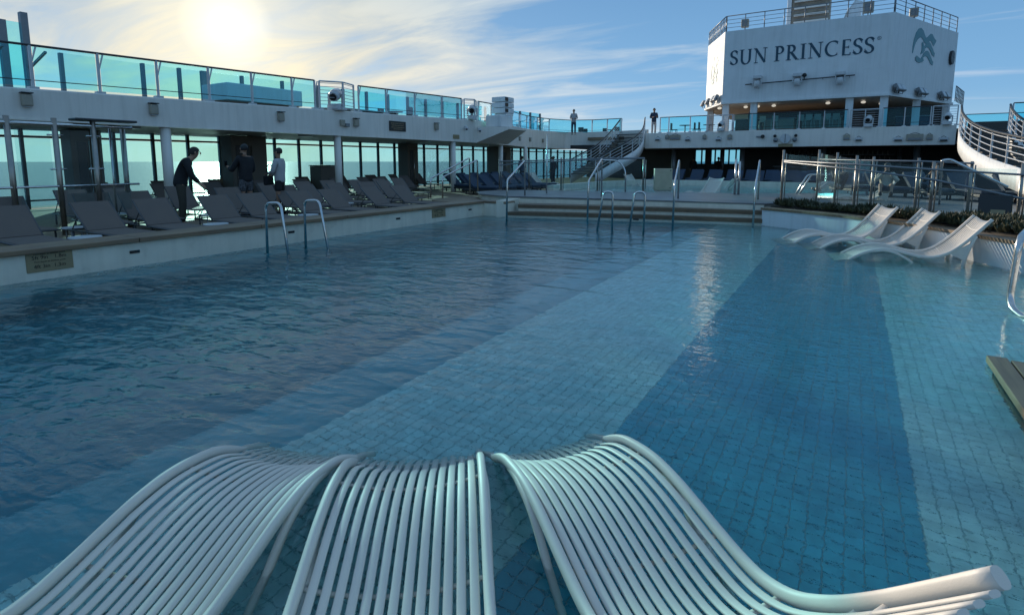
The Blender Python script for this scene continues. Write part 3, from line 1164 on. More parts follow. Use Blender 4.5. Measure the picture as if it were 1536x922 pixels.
def fx(y):
    for (a, c) in zip(FLINE, FLINE[1:]):
        if a[1] <= y <= c[1]:
            return lerp(a[0], c[0], (y - a[1]) / (c[1] - a[1])) - .12
    return XF


def run(ys): return [(fx(y), y) for y in ys], [fas_top(y) for y in ys]


RH = .98
p_, z_ = run([-1.2, 1.0, 3.1, 5.14, 6.47, 7.83, 9.23, 10.58, 12.03, 12.95])
rail_run('glass railing of the gallery in front of the sun, at the left', p_, z_, RH)
p_, z_ = run([13.15, 13.9, 14.71]); p_[1] = (p_[1][0] + .35, p_[1][1])
rail_run('white barred railing bay holding a moving lamp, left of the black notice', p_, z_, RH, False, True)
p_, z_ = run([14.95, 16.39, 18.1, 19.9, 21.4])
rail_run('glass railing of the gallery above the black notice', p_, z_, RH)
p_, z_ = run([21.65, 22.2, 22.9]); p_[1] = (p_[1][0] + .3, p_[1][1])
rail_run('white barred railing bay just left of the loudspeaker stack', p_, z_, RH, False, True)
p_, z_ = run([23.1, 24.6, 26.2])
rail_run('short glass railing behind the loudspeaker stack', p_, z_, RH)
p_, z_ = run([26.5, 27.2, 28.0])
rail_run('white barred railing bay just right of the loudspeaker stack', p_, z_, RH, False, True)
far_pts = [(fx(28.2), 28.2), (fx(29.8), 29.8), (fx(31.4), 31.4), (fx(33), 33), (fx(34.6), 34.6), (-17.6, 36.6), (-16.2, 37.1), (-15.0, 37.0), (-13.9, 36.9)]
rail_run('curved glass railing in the far left corner where a man stands', far_pts, [3.60] * 9, .95)

# outer wind screen of the upper deck
ows = empty('wind_screen', (0, 0, 0), 0, 'tinted wind screen along the ship side of the upper deck, behind the railing', 'wind screen')
ys = [7.45, 9.75, 10.96, 11.85, 13.37, 15.2, 17.0, 18.5, 20.0, 21.5, 23.0, 24.5, 26.0, 27.5, 29, 30.5, 32, 33.5, 35, 36.5, 38]
for i, yy in enumerate(ys):
    top = 4.9 + (yy - 7) * .012
    b = MB(); b.box(XW - .07, XW + .07, yy - .05 - (.06 if i == 3 else 0), yy + .05 + (.06 if i == 3 else 0), 3.2, top); b.build('post', 'grey_metal', ows)
    if i:
        b = MB(); b.box(XW - .006, XW + .006, ys[i - 1] + .05, yy - .05, 3.2, top - .02); b.build('pane', 'teal_glass' if yy > 18 else 'clear_glass', ows)
tws = empty('wind_screen', (0, 0, 0), 0, 'tall tinted wind screen with grey fins at the upper left edge', 'wind screen')
tp = [(5.3, 5.2), (5.72, 5.45), (6.12, 5.62), (6.63, 5.92)]
for i, (yy, zt) in enumerate(tp):
    b = MB(); b.box(XW - .1, XW + .1, yy - .085, yy + .085, 3.2, zt); b.build('fin', 'grey_metal', tws)
    if i:
        b = MB(); b.box(XW - .007, XW + .007, tp[i - 1][0] + .085, yy - .085, 3.2, (zt + tp[i - 1][1]) / 2 - .15); b.build('pane', 'teal_glass', tws)
b = MB()
b.beam((XW, 5.72, 4.4), (XW + 1.0, 5.8, 4.75), .06, .06); b.beam((XW, 6.63, 4.3), (XW + 1.0, 6.75, 4.72), .06, .06); b.beam((XW, 5.3, 4.0), (XW + .9, 5.45, 4.75), .06, .06)
b.build('bracket', 'grey_metal', tws)

# white plant box on the upper deck
r_ = empty('equipment_box', (-19.6, 11.4, 3.2), 0, 'large white box on the upper deck behind the glass, below the sun', 'box')
b = MB(); b.bbox(-.8, .8, 0, 3.1, .55, 1.15, .03); b.build('box_lid', 'ship_white', r_)
b = MB(); b.bbox(-.7, .7, .08, 3.0, 0, .545, .02); b.build('box_base', 'brown_wall', r_)
r_ = empty('equipment_box', (-19.3, 18.2, 3.2), 0, 'low dark box on the upper deck behind the glass, above the black notice', 'box')
b = MB(); b.bbox(-.6, .6, -2.0, 1.6, 0, .62, .03); b.build('box_base', 'bar_dark', r_)
b = MB(); b.bbox(-.62, .62, -2.02, 1.62, .623, .68, .01); b.build('box_lid', 'grey_metal', r_)


# ------------------------------------------------------------------ moving-head lamps
def moving_lamp(loc, rz, label, s=1.0):
    r_ = empty('moving_lamp', loc, rz, label, 'stage lamp', 'moving stage lamps')
    r_.scale = (s, s, s)
    b = MB(); b.bbox(-.17, .17, -.17, .17, 0, .13, .02); b.build('lamp_base', 'white_metal', r_)
    b = MB()
    for s_ in (-1, 1):
        b.bbox(-.05, .05, s_ * .17 - .025, s_ * .17 + .025, .12, .42, .015)
    b.bbox(-.06, .06, -.19, .19, .12, .17, .01)
    b.build('yoke', 'white_metal', r_)
    b = MB()
    b.tube([(-.22, 0, .50), (-.16, 0, .46), (.0, 0, .40), (.14, 0, .34), (.20, 0, .31)], .1, 14, rs=[.05, .12, .145, .135, .115])
    b.build('lamp_head', 'white_metal', r_)
    b = MB(); b.tube([(.195, 0, .312), (.215, 0, .303)], .09, 14); b.build('lens', 'black', r_)
    return r_


moving_lamp((XF - .1, 13.85, 3.42), R(-60), 'white moving stage lamp in the barred bay left of the black notice', 1.45)
moving_lamp((XF - .1, 22.25, 3.62), R(-60), 'white moving stage lamp in the barred bay left of the loudspeaker stack', 1.35)

# fascia fittings ---------------------------------------------------
def wall_lamp(loc, rz, label, s=1.0, grp='beige wall lamps on the gallery fascia'):
    r_ = empty('wall_lamp', loc, rz, label, 'wall lamp', grp)
    r_.scale = (s, s, s)
    b = MB(); b.bbox(0, .14, -.1, .1, -.17, .10, .03); b.build('lamp_body', 'beige', r_)
    b = MB(); b.bbox(-.0, .17, -.11, .11, .115, .14, .008); b.build('bracket', 'dark_metal', r_)
    b = MB(); b.bbox(.02, .12, -.08, .08, -.185, -.172, .004); b.build('lens', 'lamp_on' if False else 'table_white', r_)
    return r_


wlm = [(4.94, 3.0, 'nearest the left edge of the fascia'), (7.59, 3.0, 'left of the first gallery pillar'), (11.43, 3.06, 'above the couple'), (14.62, 3.06, 'just right of the small junction box'), (19.3, 3.16, 'right of the black notice')]
for (yy, zz, t_) in wlm:
    wall_lamp((XF + .002, yy, zz), 0, 'beige wall lamp on the white fascia, ' + t_)
r_ = empty('junction_box', (XF + .002, 14.05, 2.98), 0, 'small grey junction box on the fascia left of a beige lamp', 'junction box')
b = MB(); b.bbox(0, .1, -.16, .02, -.1, .12, .01); b.build('box_body', 'beige', r_)
b = MB(); b.bbox(0, .12, .04, .22, -.12, 0, .01); b.build('socket', 'grey_metal', r_)
r_ = empty('notice', (XF + .002, 16.88, 3.02), 0, 'black notice with faint gold lettering on the white fascia', 'notice')
b = MB(); b.bbox(0, .03, -.48, .48, -.2, .2, .01); b.build('board', 'sign_black', r_)
for k, (ws, zz) in enumerate(((.78, .11), (.70, .03), (.74, -.05), (.5, -.12))):
    b = MB()
    x0 = -ws / 2
    rr = random.Random(k)
    while x0 < ws / 2:
        ln = rr.uniform(.04, .09)
        b.box(.0305, .033, x0, min(x0 + ln, ws / 2), zz - .014, zz + .014)
        x0 += ln + .02
    b.build('text_line', 'gold_ink', r_)
r_ = empty('notice', (XF + .002, 20.8, 2.74), 0, 'small brown plate on the lower edge of the fascia', 'notice')
b = MB(); b.bbox(0, .02, -.24, .24, -.1, .1, .006); b.build('board', 'sign_tan', r_)
for q_, (yy, zz, t_) in enumerate(((21.5, 3.2, 'left one of two on the fascia by the loudspeaker stack'), (22.6, 3.16, 'right one of two on the fascia by the loudspeaker stack'))):
    r_ = empty('camera_unit', (XF + .002, yy, zz), 0, 'small white security camera, ' + t_, 'camera', 'security cameras on the fascia')
    b = MB(); b.bbox(0, .05, -.08, .08, -.08, .08, .01); b.build('mount', 'white_metal', r_)
    b = MB(); b.tube([(.04, 0, 0), (.16, 0, -.02), (.2, -.1, -.04)], .03, 8); b.build('arm', 'grey_metal', r_)
    b = MB(); b.ball((.2, -.12, -.05), .085); b.build('housing', 'white_metal', r_)
    b = MB(); b.ball((.25, -.19, -.09), .045); b.build('lens', 'black', r_)
# far corner cameras
for (yy, zz, t_) in ((29.4, 3.0, 'round one near the loudspeaker stack'), (31.6, 3.02, 'beige box-shaped one'), (33.6, 3.02, 'dark one nearest the corner')):
    wall_lamp((fx(yy) + .125, yy, zz), R(0), 'small fitting on the far curved fascia, ' + t_, .8, 'small fittings on the far curved fascia')

# loudspeaker stack on its bracket
r_ = empty('loudspeaker_stack', (-15.7, 24.1, 2.9), 0, 'white loudspeaker stack standing on a wedge bracket above the fascia', 'loudspeaker')
b = MB()
b.add([(-.5, -1.4, -.38), (.9, -.5, .30), (.9, 1.2, .30), (-.5, 1.6, -.38), (-.5, -1.4, .42), (.9, -.5, .42), (.9, 1.2, .42), (-.5, 1.6, .42)], [(0, 1, 2, 3), (4, 7, 6, 5), (0, 4, 5, 1), (1, 5, 6, 2), (2, 6, 7, 3), (3, 7, 4, 0)])
b.build('bracket', 'fascia_white', r_)
b = MB(); b.bbox(-.35, .55, -.75, .35, .43, 1.0, .03); b.build('base_cabinet', 'ship_white', r_)
b = MB(); b.bbox(-.2, .5, -.15, .55, 1.01, 1.13, .02); b.build('base_top', 'ship_white', r_)
for k in range(3):
    z0 = 1.14 + k * .28
    b = MB(); b.bbox(-.3, .5, -.28, .62, z0, z0 + .255, .025); b.build('cabinet', 'ship_white', r_)
    b = MB(); b.bbox(.502, .53, -.25, .02, z0 + .04, z0 + .22, .01); b.build('horn', 'black', r_)

# ------------------------------------------------------------------ far deck front (fascia under the tower)
ffas = empty('far_gallery', (0, 0, 0), 0, 'white fascia of the far deck under the ship name house', 'gallery')
b = MB()
def fbox(x0, x1, y0, y1, z0, z1, sl=.0): b.bbox(x0, x1, y0, y1, z0, z1, .02)
fbox(-11.9, 4.35, 36.0, 36.35, 2.44, 3.44)
b.build('fascia', 'fascia_white', ffas)
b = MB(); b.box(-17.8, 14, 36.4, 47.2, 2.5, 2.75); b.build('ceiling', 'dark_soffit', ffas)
b = MB(); b.box(-22.2, 16, 40.02, 54, 3.1, 3.3); b.box(-16.4, 16, 36.8, 40.0, 3.1, 3.298); b.build('upper_floor', 'teak', ffas)
cm = MB(); cm.cyl(0, 0, DK, 2.5, .16, 14); cme = cm.build('pillar', 'grey_metal', mesh_only=True)
for (x_, y_) in ((-10.5, 38), (-6.2, 38.5), (-1.6, 38.5), (3.0, 38.5), (-8.5, 44), (-3, 44), (2.5, 44)):
    link('pillar', cme, ffas, (x_, y_, 0))
wa_, wb_ = aty(1042, 240, 47.0).x, aty(1114, 240, 47.0).x
b = MB(); b.box(wb_, 16, 47.0, 47.3, DK, 3.1); b.build('back_wall', 'bar_dark', ffas)
b = MB(); b.box(-21, wa_, 47.0, 47.3, DK, 3.1); b.build('back_wall', 'brown_wall', ffas)
b = MB(); b.box(wa_, wb_, 47.0, 47.3, DK, 1.4); b.build('back_wall', 'bar_dark', ffas)
for k in range(8):
    b = MB(); xm = lerp(wa_, wb_, k / 7); b.box(xm - .05 - (.2 if k == 2 else 0), xm + .05 + (.2 if k == 2 else 0), 47.05, 47.2, 1.4, 2.5); b.build('mullion', 'dark_metal', ffas)
b = MB(); b.box(wa_, wb_, 47.1, 47.12, 1.4, 2.5); b.build('pane', 'window_glass', ffas)
b = MB(); b.box(4.4, 18, 33, 33.2, DK, 3.4); b.build('side_wall', 'bar_dark', ffas)
# bar under the far deck
r_ = empty('deck_bar', (-1.0, 42.0, DK), 0, 'dark bar with shelves in the shade under the far deck', 'bar')
b = MB(); b.bbox(-3.6, 3.6, -.4, .4, 0, 1.05, .03); b.build('counter', 'bar_dark', r_)
b = MB(); b.bbox(-3.7, 3.7, -.5, .5, 1.055, 1.11, .015); b.build('counter_top', 'grey_metal', r_)
for zz in (1.5, 1.85):
    b = MB(); b.box(-3.2, 3.2, 1.2, 1.5, zz, zz + .03); b.build('shelf', 'grey_metal', r_)
bo = MB()
for k in range(46):
    x_ = -3.1 + k * .135
    zz = 1.53 if k % 2 else 1.88
    bo.cyl(x_, 1.35, zz, zz + .2, .03, 6); bo.cyl(x_, 1.35, zz + .2, zz + .27, .012, 6)
bt = bo.build('bottles', 'beige', r_)
bt['kind'] = 'stuff'

# fittings on the far fascia
def fitting(x, z, w2, h2, m_, label, grp='small fittings on the far fascia', d=.12):
    r_ = empty('wall_fitting', (x, 35.998, z), 0, label, 'wall fitting', grp)
    b = MB(); b.bbox(-w2, w2, -d, 0, -h2, h2, .015); b.build('housing', m_, r_)
    b = MB(); b.tube([(-w2 * .6, -.02, h2), (0, -.06, h2 + .07), (w2 * .6, -.02, h2)], .012, 6); b.build('bracket', 'dark_metal', r_)
    b = MB(); b.bbox(-w2 * .8, w2 * .8, -d - .012, -d - .001, -h2 * .9, -h2 * .2, .004); b.build('lens', 'black' if m_ == 'white_metal' else 'grey_metal', r_)


for (px, w2, h2, m_, t_) in ((987, .17, .1, 'white_metal', 'lamp at the left end beside the curved stair'), (1001, .12, .12, 'beige', 'beige box right of the leftmost lamp'), (1013, .33, .15, 'beige', 'wide grille nearer the left end'),
                             (1032, .17, .1, 'white_metal', 'lamp right of the wide left grille'), (1057, .11, .12, 'beige', 'beige box left of the three round fittings'), (1078, .17, .1, 'white_metal', 'lamp below the left tower corner'),
                             (1095, .13, .13, 'beige', 'beige box right of the lamp below the tower corner'), (1270, .16, .14, 'beige', 'beige box below the right tower column'), (1288, .17, .1, 'white_metal', 'lamp below the right tower column'),
                             (1347, .2, .1, 'white_metal', 'lamp left of the right grille'), (1372, .36, .17, 'beige', 'wide grille nearer the right end'), (1394, .13, .14, 'beige', 'beige box right of the wide right grille'), (1415, .19, .1, 'white_metal', 'lamp at the right end beside the curved stair')):
    p = aty(px, 206 if m_ == 'beige' else 209, 36)
    fitting(p.x, p.z, w2, h2, m_, 'fitting on the far fascia, ' + t_)
p = aty(1178, 208, 36)
r_ = empty('life_ring_camera_set', (p.x, 35.99, p.z), 0, 'round white fitting with small lamps on both sides, centre of the far fascia', 'wall fitting')
b = MB(); b.tube([(0, -.02, 0), (0, -.1, 0)], .28, 20); b.build('round_dish', 'white_metal', r_)
b = MB(); b.bbox(-.012, .012, -.125, -.101, -.26, .26, .004); b.build('dish_bar', 'dark_metal', r_)
for s_ in (-1, 1):
    b = MB(); b.ball((s_ * .5, -.12, -.08), .13); b.build('side_lamp', 'grey_metal', r_)
    b = MB(); b.ball((s_ * .55, -.1, .16), .09); b.build('small_lamp', 'black', r_)
p = aty(1144, 205, 36)
r_ = empty('security_camera', (p.x, 35.99, p.z), 0, 'black round camera on the far fascia, left of the round white fitting', 'camera')
b = MB(); b.tube([(0, 0, 0), (.02, -.14, 0)], .11, 12); b.build('housing', 'black', r_)
b = MB(); b.bbox(-.36, -.06, -.05, 0, -.04, .04, .008); b.build('arm', 'grey_metal', r_)
p = aty(1178, 218, 36)
r_ = empty('notice', (p.x, 35.995, p.z - .0), 0, 'brown plate under the round white fitting on the far fascia', 'notice')
b = MB(); b.bbox(-.38, .38, -.02, 0, -.09, .09, .005); b.build('board', 'sign_tan', r_)

# railings of the far deck
def frun(pxs, label, glassy, bars=False, h=1.0):
    pts = [(aty(px, 197, 36.15).x, 36.15) for px in pxs]
    return rail_run(label, pts, [3.44] * len(pts), h, glassy, bars, brace=False)


frun([990, 1003, 1035, 1060], 'glass railing on the far deck left of the tower', True)
frun([1062, 1084, 1098], 'white barred railing under the left corner of the tower', False, True)
frun([1100, 1127, 1160, 1198, 1235, 1270], 'glass railing of the terrace bar below the ship name', True)
frun([1274, 1296, 1317], 'white barred railing left of the right tower column', False, True, .98)
frun([1322, 1355, 1394], 'glass railing right of the right tower column', True)
frun([1397, 1420, 1434], 'white barred railing at the right end of the far deck', False, True)
for (px, t_) in ((1082, 'under the left corner of the tower'), (1302, 'in the barred bay below the logo'), (1420, 'at the right end of the far deck')):
    p = aty(px, 192, 36.0)
    moving_lamp((p.x, 36.0, 3.45), R(-100), 'white moving stage lamp ' + t_, 1.15)

# ------------------------------------------------------------------ funnel house with the ship's name
TX0, TX1, TY = -7.24, 1.36, 36.6
TZ0, TZ1 = 5.26, 9.5
LBx, LBy = -9.1, 40.5        # rear left corner
RBx, RBy = 5.0, 44.5         # rear right corner
tower = empty('funnel_house', (0, 0, 0), 0, 'large white angular deck house bearing the ship name', 'deck house')
foot = [(TX0, TY), (TX1, TY), (RBx, RBy), (RBx, 52), (LBx, 52), (LBx, LBy)]
b = MB()
b.prism(foot, TZ0, TZ1)
b.build('wall', 'ship_white', tower)
b = MB()
f2 = [(TX0 - .05, TY - .07), (TX1 + .03, TY - .07), (RBx + .08, RBy - .02), (RBx + .08, 52.05), (LBx - .08, 52.05), (LBx - .08, LBy - .03)]
b.prism(f2, TZ0 - .12, TZ0 - .002)
b.build('eaves', 'ship_white', tower)
for xx in (-5.1, -2.95, -.8):
    b = MB(); b.box(xx - .008, xx + .008, TY - .008, TY + .01, TZ0 + .02, TZ1 - .02); b.build('weld_seam', 'ship_white', tower)
for zz in (6.65,):
    b = MB(); b.box(TX0 + .03, TX1 - .03, TY - .007, TY + .01, zz - .007, zz + .007); b.build('weld_seam', 'ship_white', tower)
# soffit and terrace columns
colm = MB(); colm.box(-.19, .19, -.16, .16, 3.3, TZ0 - .12); colme = colm.build('column', 'ship_white', mesh_only=True)
for (x_, y_) in ((-7.05, 36.95), (-5.42, 36.95), (-.42, 36.95), (1.2, 36.95), (4.7, 44.2), (2.9, 40.3), (-8.8, 40.8)):
    link('column', colme, tower, (x_, y_, 0))
b = MB(); b.box(-6.4, 1.0, 44.0, 44.2, 3.3, TZ0 - .12); b.build('back_wall', 'brown_wall', tower)
b = MB(); b.box(1.0, 4.9, 44.4, 44.6, 3.3, TZ0 - .12); b.build('back_wall', 'bar_dark', tower)
# right side round lamp
dr = Vector((RBx - TX1, RBy - TY, 0)).normalized()
nr = Vector((dr.y, -dr.x, 0))
dl = Vector((TX0 - LBx, TY - LBy, 0)).normalized()
nl = Vector((dl.y, -dl.x, 0))


def on_face(o, d, n_, s, z, off):
    """matrix whose x runs along d, y up, z outwards"""
    m_ = Matrix((Vector((d.x, 0, n_.x)), Vector((d.y, 0, n_.y)), Vector((0, 1, 0)))).to_4x4()
    m_.translation = o + d * s + Vector((0, 0, z)) + n_ * off
    return m_


Rlen = Vector((RBx - TX1, RBy - TY, 0)).length
mR = on_face(Vector((TX1, TY, 0)), dr, nr, Rlen * .90, 7.9, .003)
b = MB(); b.prism([(.26 * math.cos(R(a)), .42 * math.sin(R(a))) for a in range(0, 360, 20)], 0, .14, mR); b.build('vent', 'dark_metal', tower)


# roman capitals drawn as strokes of varying width
def pen_w(d, thick, thin, pen=R(18)):
    a = math.atan2(d[1], d[0])
    return thin + (thick - thin) * abs(math.sin(a - pen))


def arc(cx, cy, rx, ry, a0, a1, n=14):
    return [(cx + rx * math.cos(R(lerp(a0, a1, i / n))), cy + ry * math.sin(R(lerp(a0, a1, i / n)))) for i in range(n + 1)]


def stroke_polys(pts, w_=None, thick=.155, thin=.05):
    Lp, Rp = [], []
    n = len(pts)
    for i, p in enumerate(pts):
        a, c = pts[max(0, i - 1)], pts[min(n - 1, i + 1)]
        d = (c[0] - a[0], c[1] - a[1])
        l = math.hypot(*d) or 1
        wd = (w_ if w_ else pen_w(d, thick, thin)) / 2
        nx, ny = -d[1] / l, d[0] / l
        Lp.append((p[0] + nx * wd, p[1] + ny * wd))
        Rp.append((p[0] - nx * wd, p[1] - ny * wd))
    return Lp, Rp


def serif(x, y, w_=.30, up=False):
    return ([(x - w_ / 2, y), (x + w_ / 2, y)], .04)


TK, TN = .15, .05
GL = {
    'S': (.52, [(arc(.27, .75, .20, .22, 20, 250, 12)[:] + [(.30, .50)] + arc(.25, .25, .21, .22, 62, -160, 12)[1:], None), ([(.455, .70), (.455, .86)], .04), ([(.045, .14), (.045, .30)], .04)]),
    'U': (.84, [([(.16, .98)] + [(.16, .38)] + arc(.42, .34, .26, .34, 180, 360, 12) + [(.68, .98)], None), serif(.16, .98, .30), serif(.68, .98, .26)]),
    'N': (.86, [([(.15, .02), (.15, .96)], TN), ([(.12, .97), (.72, .02)], TK), ([(.72, .02), (.72, .98)], TN), serif(.15, .02, .26), serif(.08, .98, .18), serif(.72, .98, .26)]),
    'P': (.62, [([(.16, .02), (.16, .98)], TK), ([(.16, .96)] + arc(.28, .73, .24, .235, 88, -90, 12) + [(.16, .50)], None), serif(.16, .02, .34), serif(.12, .98, .2)]),
    'R': (.76, [([(.16, .02), (.16, .98)], TK), ([(.16, .96)] + arc(.28, .74, .22, .225, 88, -90, 12) + [(.16, .52)], None), ([(.30, .52), (.66, .02)], TK), serif(.16, .02, .32), serif(.12, .98, .2), serif(.72, .02, .18)]),
    'I': (.36, [([(.17, .02), (.17, .98)], TK), serif(.17, .02, .33), serif(.17, .98, .33)]),
    'C': (.82, [(arc(.48, .5, .40, .47, 52, 308, 22), None), ([(.72, .76), (.72, .92)], .04), ([(.72, .10), (.72, .22)], .035)]),
    'E': (.58, [([(.16, .02), (.16, .98)], TK), ([(.10, .97), (.52, .97)], TN), ([(.16, .51), (.44, .51)], TN), ([(.10, .03), (.55, .03)], TN), ([(.51, .85), (.51, .98)], .04), ([(.43, .44), (.43, .59)], .035), ([(.54, .02), (.54, .17)], .04)]),
}


def glyph(ch, mtx, size, m_, parent):
    b = MB()
    dz = 0.012
    for (pts, w_) in GL[ch][1]:
        Lp, Rp = stroke_polys(pts, w_, TK, TN)
        n = len(pts)
        vs = []
        for zz in (0, dz):
            for q in Lp + Rp:
                vs.append(mtx @ Vector((q[0] * size, q[1] * size, zz)))
        fs = []
        for i in range(n - 1):
            fs.append((2 * n + i, 3 * n + i, 3 * n + i + 1, 2 * n + i + 1))
            fs.append((i, i + 1, 2 * n + i + 1, 2 * n + i))
            fs.append((n + i + 1, n + i, 3 * n + i, 3 * n + i + 1))
        fs.append((0, 2 * n, 3 * n, n)); fs.append((n - 1, 2 * n - 1, 4 * n - 1, 3 * n - 1))
        b.add(vs, fs)
        dz += .004
    return b.build('letter', m_, parent)


def write_word(s, x0, z0, big, small, word_start):
    pass


mF = Matrix(((1, 0, 0, 0), (0, 0, -1, TY - .003), (0, 1, 0, 0), (0, 0, 0, 1)))
x_ = 0
items = []
for i, ch in enumerate('SUN PRINCESS'):
    if ch == ' ':
        x_ += .36
        continue
    sz = 1.0
    items.append((ch, x_, sz))
    x_ += GL[ch][0] * sz + .10
total = x_
WX0, WX1 = -6.88, .62
sc_ = (WX1 - WX0) / total
for (ch, xx, sz) in items:
    mm_ = mF.copy()
    mm_.translation = Vector((WX0 + xx * sc_, TY - .003, 7.46 + .02 * 0))
    gsc = .86
    mg = mm_ @ Matrix.Diagonal((sc_, 1, 1, 1)) @ Matrix.Diagonal((1, gsc, 1, 1))
    glyph(ch, mg, 1.0, 'navy', tower)
# registered mark
b = MB()
ring = arc(0, 0, .085, .085, 0, 360, 20)
Lp, Rp = stroke_polys(ring, .02)
mm_ = mF.copy(); mm_.translation = Vector((WX1 + .12, TY - .003, 8.22))
n = len(ring)
b.add([mm_ @ Vector((q[0], q[1], .012)) for q in Lp + Rp], [(i, n + i, n + i + 1, i + 1) for i in range(n - 1)])
for pts in ([(-.03, -.04), (-.03, .045)], [(-.03, .04), (.03, .025), (-.03, .0)], [(-.005, .0), (.035, -.04)]):
    Lp, Rp = stroke_polys(pts, .015); k = len(pts)
    b.add([mm_ @ Vector((q[0], q[1], .014)) for q in Lp + Rp], [(i, k + i, k + i + 1, i + 1) for i in range(k - 1)])
b.build('letter', 'navy', tower)


# wave emblem: a swept lock of hair over three waves
def emblem(mtx, s, parent):
    b = MB()

    def band(top, bot, dz):
        n = len(top)
        vs = [mtx @ Vector((q[0] * s, q[1] * s, zz)) for zz in (0, dz) for q in top + bot]
        fs = []
        for i in range(n - 1):
            fs.append((2 * n + i, 3 * n + i, 3 * n + i + 1, 2 * n + i + 1))
            fs.append((i, i + 1, 2 * n + i + 1, 2 * n + i)); fs.append((n + i + 1, n + i, 3 * n + i, 3 * n + i + 1))
        b.add(vs, fs)
    # sweep: from lower left tip up over the crown and down into the first wave
    t1 = [(.00, .30), (.005, .48), (.03, .66), (.09, .84), (.18, .96), (.28, 1.0), (.38, .95), (.46, .85), (.52, .78), (.60, .83), (.70, .92), (.78, .93), (.87, .84), (.98, .78)]
    b1 = [(.03, .30), (.06, .45), (.11, .58), (.17, .67), (.24, .73), (.31, .76), (.39, .72), (.47, .64), (.55, .62), (.62, .66), (.69, .73), (.76, .73), (.85, .63), (.88, .62)]
    band(t1, b1, .014)
    for k, (x0, y0, x1) in enumerate(((.42, .52, .96), (.38, .28, .92))):
        n = 12
        tt, bb = [], []
        for i in range(n + 1):
            t = i / n
            xx = lerp(x0, x1, t)
            yy = y0 + .11 * math.sin(t * math.pi * 1.75 - .9) - .02 * t
            th = .075 * min(1, .35 + 3 * t) if t < .9 else .05
            tt.append((xx, yy + th)); bb.append((xx - .05 + .03 * t, yy - th))
        band(tt, bb, .018 + .003 * k)
    band([(.40, .66), (.46, .56), (.50, .44), (.44, .36)], [(.36, .62), (.38, .52), (.38, .42), (.34, .32)], .026)
    band([(.14, .20), (.20, .26), (.30, .22), (.40, .20), (.46, .24)], [(.16, .13), (.22, .10), (.32, .09), (.42, .12), (.50, .17)], .024)
    return b.build('logo', 'logo_teal', parent)


mR = on_face(Vector((TX1, TY, 0)), dr, nr, Rlen * .28, 7.0, .003)
emblem(mR @ Matrix.Diagonal((1.5, 1, 1, 1)), 2.1, tower)
mL = on_face(Vector((LBx, LBy, 0)), dl, nl, 1.2, 6.5, .003)
emblem(mL @ Matrix.Diagonal((.9, 1, 1, 1)), 2.0, tower)

# spotlight bar below the name, each lamp a thing
r_ = empty('light_bar', (-3.0, 36.35, 6.22), 0, 'thin dark pipe carried on brackets below the ship name', 'pipe')
b = MB(); b.tube([(-2.9, 0, -.02), (2.75, 0, .1)], .035, 6); b.build('pipe', 'dark_metal', r_)
for q_ in (-2.6, -1, 0, 1.2, 2.5):
    b = MB(); b.beam((q_, 0, .03), (q_, .25, .03), .03, .03); b.build('bracket', 'dark_metal', r_)
for (px, t_) in ((1136, 'left'), (1196, 'middle'), (1260, 'right')):
    p = aty(px, 125 if px < 1190 else (122 if px < 1200 else 120), 36.4)
    r_ = empty('hanging_lamp', (p.x, 36.3, p.z + .25), 0, 'white hanging stage lamp below the ship name, %s one of three' % t_, 'stage lamp', 'stage lamps below the ship name')
    b = MB(); b.bbox(-.24, .24, -.16, .27, .0, .18, .02); b.build('lamp_base', 'white_metal', r_)
    b = MB()
    for s_ in (-1, 1): b.bbox(s_ * .22 - .03, s_ * .22 + .03, -.06, .06, -.36, .0, .015)
    b.build('yoke', 'white_metal', r_)
    b = MB(); b.tube([(0, -.1, -.12), (0, -.06, -.3), (0, -.04, -.55)], .17, 12, rs=[.13, .18, .15]); b.build('lamp_head', 'white_metal', r_)
r_ = empty('security_camera', (aty(1207, 113, 36.4).x, 36.3, aty(1207, 116, 36.4).z), 0, 'small dark camera standing on the pipe below the ship name', 'camera')
b = MB(); b.ball((0, 0, .1), .12); b.build('housing', 'black', r_)
b = MB(); b.tube([(0, 0, -.1), (0, 0, .05)], .03, 6); b.build('stalk', 'dark_metal', r_)


def flood(pos, rz, label, s=1.0):
    r_ = empty('flood_lamp', pos, rz, label, 'flood lamp', 'flood lamps on the funnel house')
    r_.scale = (s, s, s)
    mt_ = Matrix.Rotation(R(-28), 4, 'X')
    b = MB(); b.bbox(-.24, .24, -.09, .09, -.20, .20, .02, mt_); b.build('housing', 'grey_metal', r_)
    b = MB(); b.bbox(-.2, .2, -.105, -.092, -.16, .16, .004, mt_); b.build('lens', 'table_white', r_)
    b = MB(); b.tube([(-.27, 0, 0), (-.27, .05, -.3), (.27, .05, -.3), (.27, 0, 0)], .018, 6); b.build('bracket', 'dark_metal', r_)


for s_, t_ in ((.55, 'first'), (1.0, 'second'), (3.4, 'third'), (3.95, 'fourth'), (6.6, 'fifth'), (7.2, 'sixth')):
    p = Vector((TX1, TY, TZ0 + .33)) + dr * s_ + nr * .22
    flood(p, math.atan2(dr.y, dr.x), 'flood lamp on the eaves of the logo face, %s from the near corner' % t_)
Llen = Vector((TX0 - LBx, TY - LBy, 0)).length
for s_, t_ in ((.3, 'farthest'), (1.6, 'second farthest'), (3.0, 'second nearest'), (3.7, 'nearest')):
    p = Vector((LBx, LBy, TZ0 + .33)) + dl * s_ + nl * .25
    flood(p, math.atan2(dl.y, dl.x), 'flood lamp on the eaves of the sunlit left face, %s to the name' % t_)

